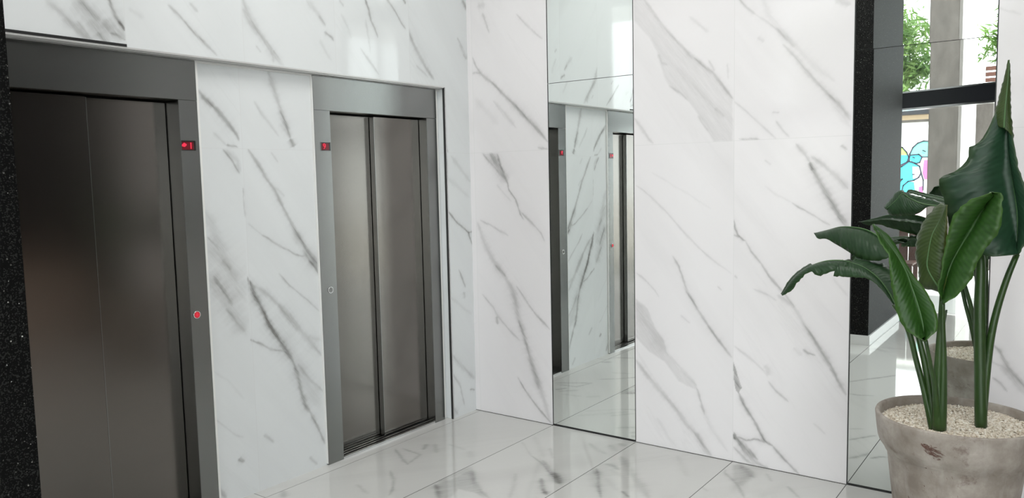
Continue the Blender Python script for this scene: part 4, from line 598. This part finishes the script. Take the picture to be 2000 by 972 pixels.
# gravel
rs = np.random.RandomState(3)
ico = bmesh.new(); bmesh.ops.create_icosphere(ico, subdivisions=1, radius=1.); iv = np.array([v.co[:] for v in ico.verts]); ifc = np.array([[v.index for v in f.verts] for f in ico.faces]); ico.free()
NP = 6000
VV = []; FF = []
for i in range(NP):
    r = .266*math.sqrt(rs.rand()); a = rs.rand()*6.2832
    A = iv*(1+.25*rs.randn(len(iv), 1)).clip(.6, 1.5)*np.array([1, rs.uniform(.55, .9), rs.uniform(.45, .8)])*rs.uniform(.005, .0095)
    c1, s1 = math.cos(rs.rand()*6.28), math.sin(rs.rand()*6.28); nn = math.hypot(c1, s1); c1, s1 = c1/nn, s1/nn
    A = A@np.array([[c1, s1, 0], [-s1, c1, 0], [0, 0, 1]]); tl = rs.uniform(-.7, .7); A = A@np.array([[1, 0, 0], [0, math.cos(tl), math.sin(tl)], [0, -math.sin(tl), math.cos(tl)]])
    z = .590+.006*rs.rand()+.006*math.sin(r*20+a*2)*.5+.004*(1-(r/.266)**2)
    VV.append(A+np.array([PC.x+r*math.cos(a), PC.y+r*math.sin(a), z])); FF.append(ifc+i*len(iv))
me = bpy.data.meshes.new('gravel'); me.from_pydata(np.concatenate(VV).tolist(), [], np.concatenate(FF).tolist())
g = link('gravel', me, M['pebble'], e); g['kind'] = 'stuff'

# leaves and stalks
def make_leaf(name, L, Mi, R_, bend, ci):
    n = 44; l, m_, r = spline(L, n), spline(Mi, n), spline(R_, n)
    K = 6; bm = bmesh.new(); uvl = bm.loops.layers.uv.new('UVMap'); rows = []; uvr = []
    for i in range(n):
        t_ = i/(n-1); row = []; ur = []
        tg = Vector(m_[min(i+1, n-1)]-m_[max(i-1, 0)]).normalized()
        for side, ed in ((-1, l[i]), (1, r[i])):
            d = Vector(ed)-Vector(m_[i]); nr = tg.cross(d)
            nr = nr.normalized() if nr.length > 1e-7 else Vector((0, 0, 1))
            if nr.y > 0: nr = -nr
            ks = range(K, 0, -1) if side < 0 else range(0, K+1)
            for k in ks:
                q = k/K
                bul = d.length*.16*math.sin(math.pi*q)
                wf = min(1, d.length/.06); rip = d.length*.03*math.sin(t_*70+side*q*5)*q+wf*(.0018*math.sin(t_*37+side*2+ci)*q*q+.0012*math.sin(t_*91+ci*3)*q*q)
                row.append(bm.verts.new(Vector(m_[i])+d*q+nr*(bul+rip))); ur.append((.5+side*q*.5, t_))
        rows.append(row); uvr.append(ur)
    for i in range(n-1):
        for k in range(len(rows[0])-1):
            try: f = bm.faces.new((rows[i][k], rows[i][k+1], rows[i+1][k+1], rows[i+1][k]))
            except ValueError: continue
            for lp, uv in zip(f.loops, (uvr[i][k], uvr[i][k+1], uvr[i+1][k+1], uvr[i+1][k])): lp[uvl].uv = uv
    o = from_bm('leaf', bm, M['leaf%d' % ci], e, True)
    sm = o.modifiers.new('thickness', 'SOLIDIFY'); sm.thickness = .0012; sm.offset = 0
    bm = bmesh.new(); cen = [Vector(p)+Vector((.002, -.0025, 0)) for p in m_]
    tube(bm, cen, [.0008+.0028*(i/(n-1)) for i in range(n)], 8)
    from_bm('midrib', bm, M['midrib'], o)
    return o
for lf in LEAVES: make_leaf(*lf)
for pt in PETIOLES:
    P = np.array([list(p)+[w_] for p, w_ in pt]); P = spline(P, 26)
    bm = bmesh.new(); tube(bm, P[:, :3], list(P[:, 3]), 12)
    from_bm('leaf_stalk', bm, M['stalk'], e, True)

# ------------------------------------------------------------------ unseen block added at the right to lighten the steel's reflections
e = empty('reflection_block', (5.35, -1.2, 0), 'unseen pale block added to lighten the reflection in the left lift door', 'reflection helper')
box('block_body', (5.05, 5.6, -2.0, -.15, 0, .86), plain('warm tan', (.72, .56, .47), .5), e, .004)
box('block_top', (5.0, 5.65, -2.05, -.12, .86, .90), M['timber'], e, .004)

# ------------------------------------------------------------------ outside
s = Slab(); s.quad([(-25, -45, -.03), (25, -45, -.03), (25, -3.2, -.03), (-25, -3.2, -.03)]); s.build('pavement', M['pave'])
def pillar(x0, x1, y0, y1, h, mat, label):
    e = empty('concrete_pillar' if mat != 'white_wall' else 'pillar_sunlit_side', ((x0+x1)/2, (y0+y1)/2, 0), label, 'pillar')
    box('shaft', (x0, x1, y0, y1, -.03, h), M[mat], e, .01)
    box('plinth', (x0-.03, x1+.03, y0-.03, y1+.03, -.03, .12), M[mat], e, .01)
pillar(1.485, 1.869, -9.4, -9.0, 6.5, 'concrete', 'tall grey concrete pillar outside the window, seen in the right mirror')
pillar(1.80, 1.99, -10.1, -9.75, 6.5, 'white_wall', 'white block standing for the sunlit side of the grey pillar, seen in the mirror')  # sunlit side of the grey pillar, painted white as a separate block
pillar(1.85, 2.18, -10.9, -10.5, 2.80, 'concrete', 'short grey pillar to the right of the white sunlit-side block, under the black beam')
# wall with graffiti
e = empty('graffiti_wall', (0, -14.1, 0), 'white wall sprayed with turquoise and pink graffiti, seen in the mirror', 'wall')
box('wall_body', (-6, 3.2, -14.3, -14.0, -.03, 2.60), M['white_wall'], e)
box('coping', (-6.05, 3.25, -14.34, -13.96, 2.60, 2.65), M['concrete'], e)
GR = [('patch', 'teal', [(0.438, 1.843), (0.445, 1.943), (0.496, 2.081), (0.584, 2.167), (0.691, 2.206), (1.008, 2.188), (1.016, 1.874), (0.68, 1.885), (0.662, 1.916), (0.608, 1.934), (0.518, 1.921), (0.448, 1.803)]), ('patch', 'cyan', [(0.448, 1.823), (0.446, 1.913), (0.608, 1.938), (0.672, 1.876), (0.629, 1.778), (0.567, 1.749), (0.485, 1.782)]), ('patch', 'lime', [(-0.039, 2.073), (0.203, 2.114), (0.295, 2.09), (0.38, 1.986), (0.4, 1.925), (-0.036, 1.94)]), ('patch', 'cyan', [(-0.036, 1.94), (0.4, 1.925), (0.419, 1.884), (0.394, 1.785), (0.267, 1.718), (-0.031, 1.716)]), ('patch', 'cyan', [(-0.03, 1.634), (0.286, 1.687), (0.43, 1.794), (0.54, 1.75), (0.632, 1.678), (0.661, 1.557), (0.619, 1.458), (0.53, 1.4), (0.421, 1.371), (0.531, 1.359), (0.553, 1.198), (0.298, 1.119), (0.208, 1.018), (-0.017, 1.018), (-0.022, 1.265), (0.175, 1.263), (0.292, 1.383), (0.273, 1.424), (-0.025, 1.429)]), ('patch', 'paper', [(0.496, 1.681), (0.614, 1.678), (0.652, 1.558), (0.619, 1.458), (0.511, 1.43)]), ('patch', 'pink', [(0.709, 1.815), (0.816, 1.812), (0.772, 1.416), (0.727, 1.416), (0.688, 1.557)]), ('patch', 'pink', [(0.623, 1.258), (0.695, 1.277), (0.707, 1.137), (0.663, 1.117), (0.625, 1.178)]), ('patch', 'pale_pink', [(0.392, 1.058), (0.519, 1.078), (0.666, 0.957), (0.827, 0.997), (1.037, 1.036), (1.048, 0.599), (0.105, 0.587), (0.136, 0.875)]), ('patch', 'pink', [(0.392, 1.058), (0.519, 1.078), (0.486, 0.936), (0.376, 0.936)]), ('line', 'ink', [(0.43, 1.804), (0.439, 1.944), (0.496, 2.081), (0.584, 2.167), (0.691, 2.206), (0.833, 2.192), (1.009, 2.158)]), ('line', 'ink', [(0.204, 2.043), (0.221, 2.113), (0.295, 2.09), (0.38, 1.986), (0.423, 1.884), (0.394, 1.785), (0.267, 1.718), (0.156, 1.7)]), ('line', 'ink', [(0.445, 1.923), (0.608, 1.934), (0.672, 1.876), (0.63, 1.768), (0.567, 1.745), (0.476, 1.786)]), ('line', 'ink', [(0.166, 1.66), (0.286, 1.687), (0.43, 1.794), (0.54, 1.75), (0.631, 1.688), (0.661, 1.557), (0.619, 1.458), (0.53, 1.4), (0.421, 1.377), (0.331, 1.292), (0.298, 1.119), (0.208, 1.028)]), ('line', 'ink', [(0.672, 1.876), (1.016, 1.868)]), ('line', 'ink', [(0.667, 1.537), (0.706, 1.397), (0.706, 1.197)]), ('line', 'ink', [(0.162, 1.406), (0.31, 1.428), (0.202, 1.283), (0.165, 1.273)]), ('line', 'ink', [(0.504, 1.877), (0.53, 1.864)]), ('line', 'ink', [(0.505, 1.521), (0.534, 1.52)]), ('line', 'ink', [(0.686, 2.01), (0.728, 1.989)])]
for gi, (nm, mt, pts) in enumerate(GR):
    bm = bmesh.new(); y = -13.996+gi*.0012
    if nm == 'line':
        for a_, b_ in zip(pts, pts[1:]):
            A_, B_ = Vector((a_[0], y, a_[1])), Vector((b_[0], y, b_[1])); d_ = (B_-A_).normalized()*.012; n_ = Vector((-d_.z, 0, d_.x))
            q = [bm.verts.new(p) for p in (A_-d_+n_, A_-d_-n_, B_+d_-n_, B_+d_+n_)]; bm.faces.new(q)
        nm2 = 'graffiti_outline'
    else:
        bm.faces.new([bm.verts.new((a_, y, b_)) for a_, b_ in pts]); nm2 = 'graffiti_patch'
    from_bm(nm2, bm, M['g_'+mt], e)
# tan house behind
e = empty('house', (0, -18, 0), 'tan house with a dark roof edge above the graffiti wall', 'building')
box('wall', (-1.2, .7, -19, -18, -.03, 3.0), M['tan'], e); box('roof', (-1.6, 1.0, -19.2, -17.7, 3.0, 3.12), M['beam'], e)
# timber bench
e = empty('bench', (1.4, -7.0, 0), 'reddish timber slatted bench outside the window, seen low in the mirror', 'bench')
for k in range(6): box('back_slat', (.95+k*.125, 1.065+k*.125, -7.06, -7.03, .36, .88), M['timber'], e, .004)
for k in range(4): box('seat_slat', (.93, 1.70, -7.0+k*.11, -6.90+k*.11, .42, .445), M['timber'], e, .004)
for x in (.97, 1.66):
    for y in (-7.04, -6.62): box('leg', (x-.025, x+.025, y-.025, y+.025, -.03, .42), M['timber'], e, .003)
# slatted screen and pole
e = empty('louvre_screen', (2.1, -12, 0), 'brown slatted screen at the mirror edge, below the tree', 'screen')
for k in range(7): box('slat', (1.93, 2.6, -12.03, -12.0, 2.72+k*.10, 2.79+k*.10), M['timber'], e, .004)
box('post', (1.90, 1.93, -12.04, -11.99, -.03, 3.45), M['white_wall'], e)
box('post', (2.6, 2.64, -12.04, -11.99, -.03, 3.45), M['white_wall'], e)
# tree
def tree(name, x, y, zc, rx, ry, rz, h, n, seed, label):
    e = empty(name, (x, y, 0), label, 'tree', 'trees across the street')
    rr = np.random.RandomState(seed); VV, FF = [], []
    base = np.array([(-.0, 0, 0), (.35, 0, .10), (1, 0, 0), (.35, 0, -.10), (.4, .02, 0)])
    cl = [(rr.normal(size=3)) for _ in range(46)]; cl = [c/np.linalg.norm(c)*rr.uniform(.35, .95) for c in cl]
    for i in range(n):
        c = cl[rr.randint(len(cl))]+rr.normal(size=3)*.16
        q, _ = np.linalg.qr(rr.normal(size=(3, 3))); sz = rr.uniform(.13, .27)
        P = base*sz@q+np.array([x+c[0]*rx, y+c[1]*ry, zc+c[2]*rz])
        VV.append(P); o_ = i*5; FF += [(o_, o_+1, o_+4), (o_+1, o_+2, o_+4), (o_+2, o_+3, o_+4), (o_+3, o_, o_+4)]
    me = bpy.data.meshes.new('foliage'); me.from_pydata(np.concatenate(VV).tolist(), [], FF); link('foliage', me, M['tree_leaf'], e)
    bm = bmesh.new(); tube(bm, [(x, y, -.05), (x+.05, y, h*.5), (x-.05, y, h)], [.14, .1, .05], 10)
    for k in range(7):
        c = cl[k]; tube(bm, [(x, y, h*.7), (x+c[0]*rx*.5, y+c[1]*ry*.5, (h*.7+zc+c[2]*rz*.6)/2+.2), (x+c[0]*rx*.9, y+c[1]*ry*.9, zc+c[2]*rz*.9)], [.04, .025, .008], 6)
    from_bm('trunk', bm, M['bark'], e, True)
tree('street_tree', -.05, -11.9, 3.7, 1.4, .7, .95, 3.2, 9000, 1, 'leafy green tree left of the concrete pillar, seen in the right mirror')
tree('street_tree', 3.2, -13.2, 4.1, 1.35, .55, 1.0, 3.4, 6000, 2, 'leafy green tree at the right edge of the mirror, past the pillars')
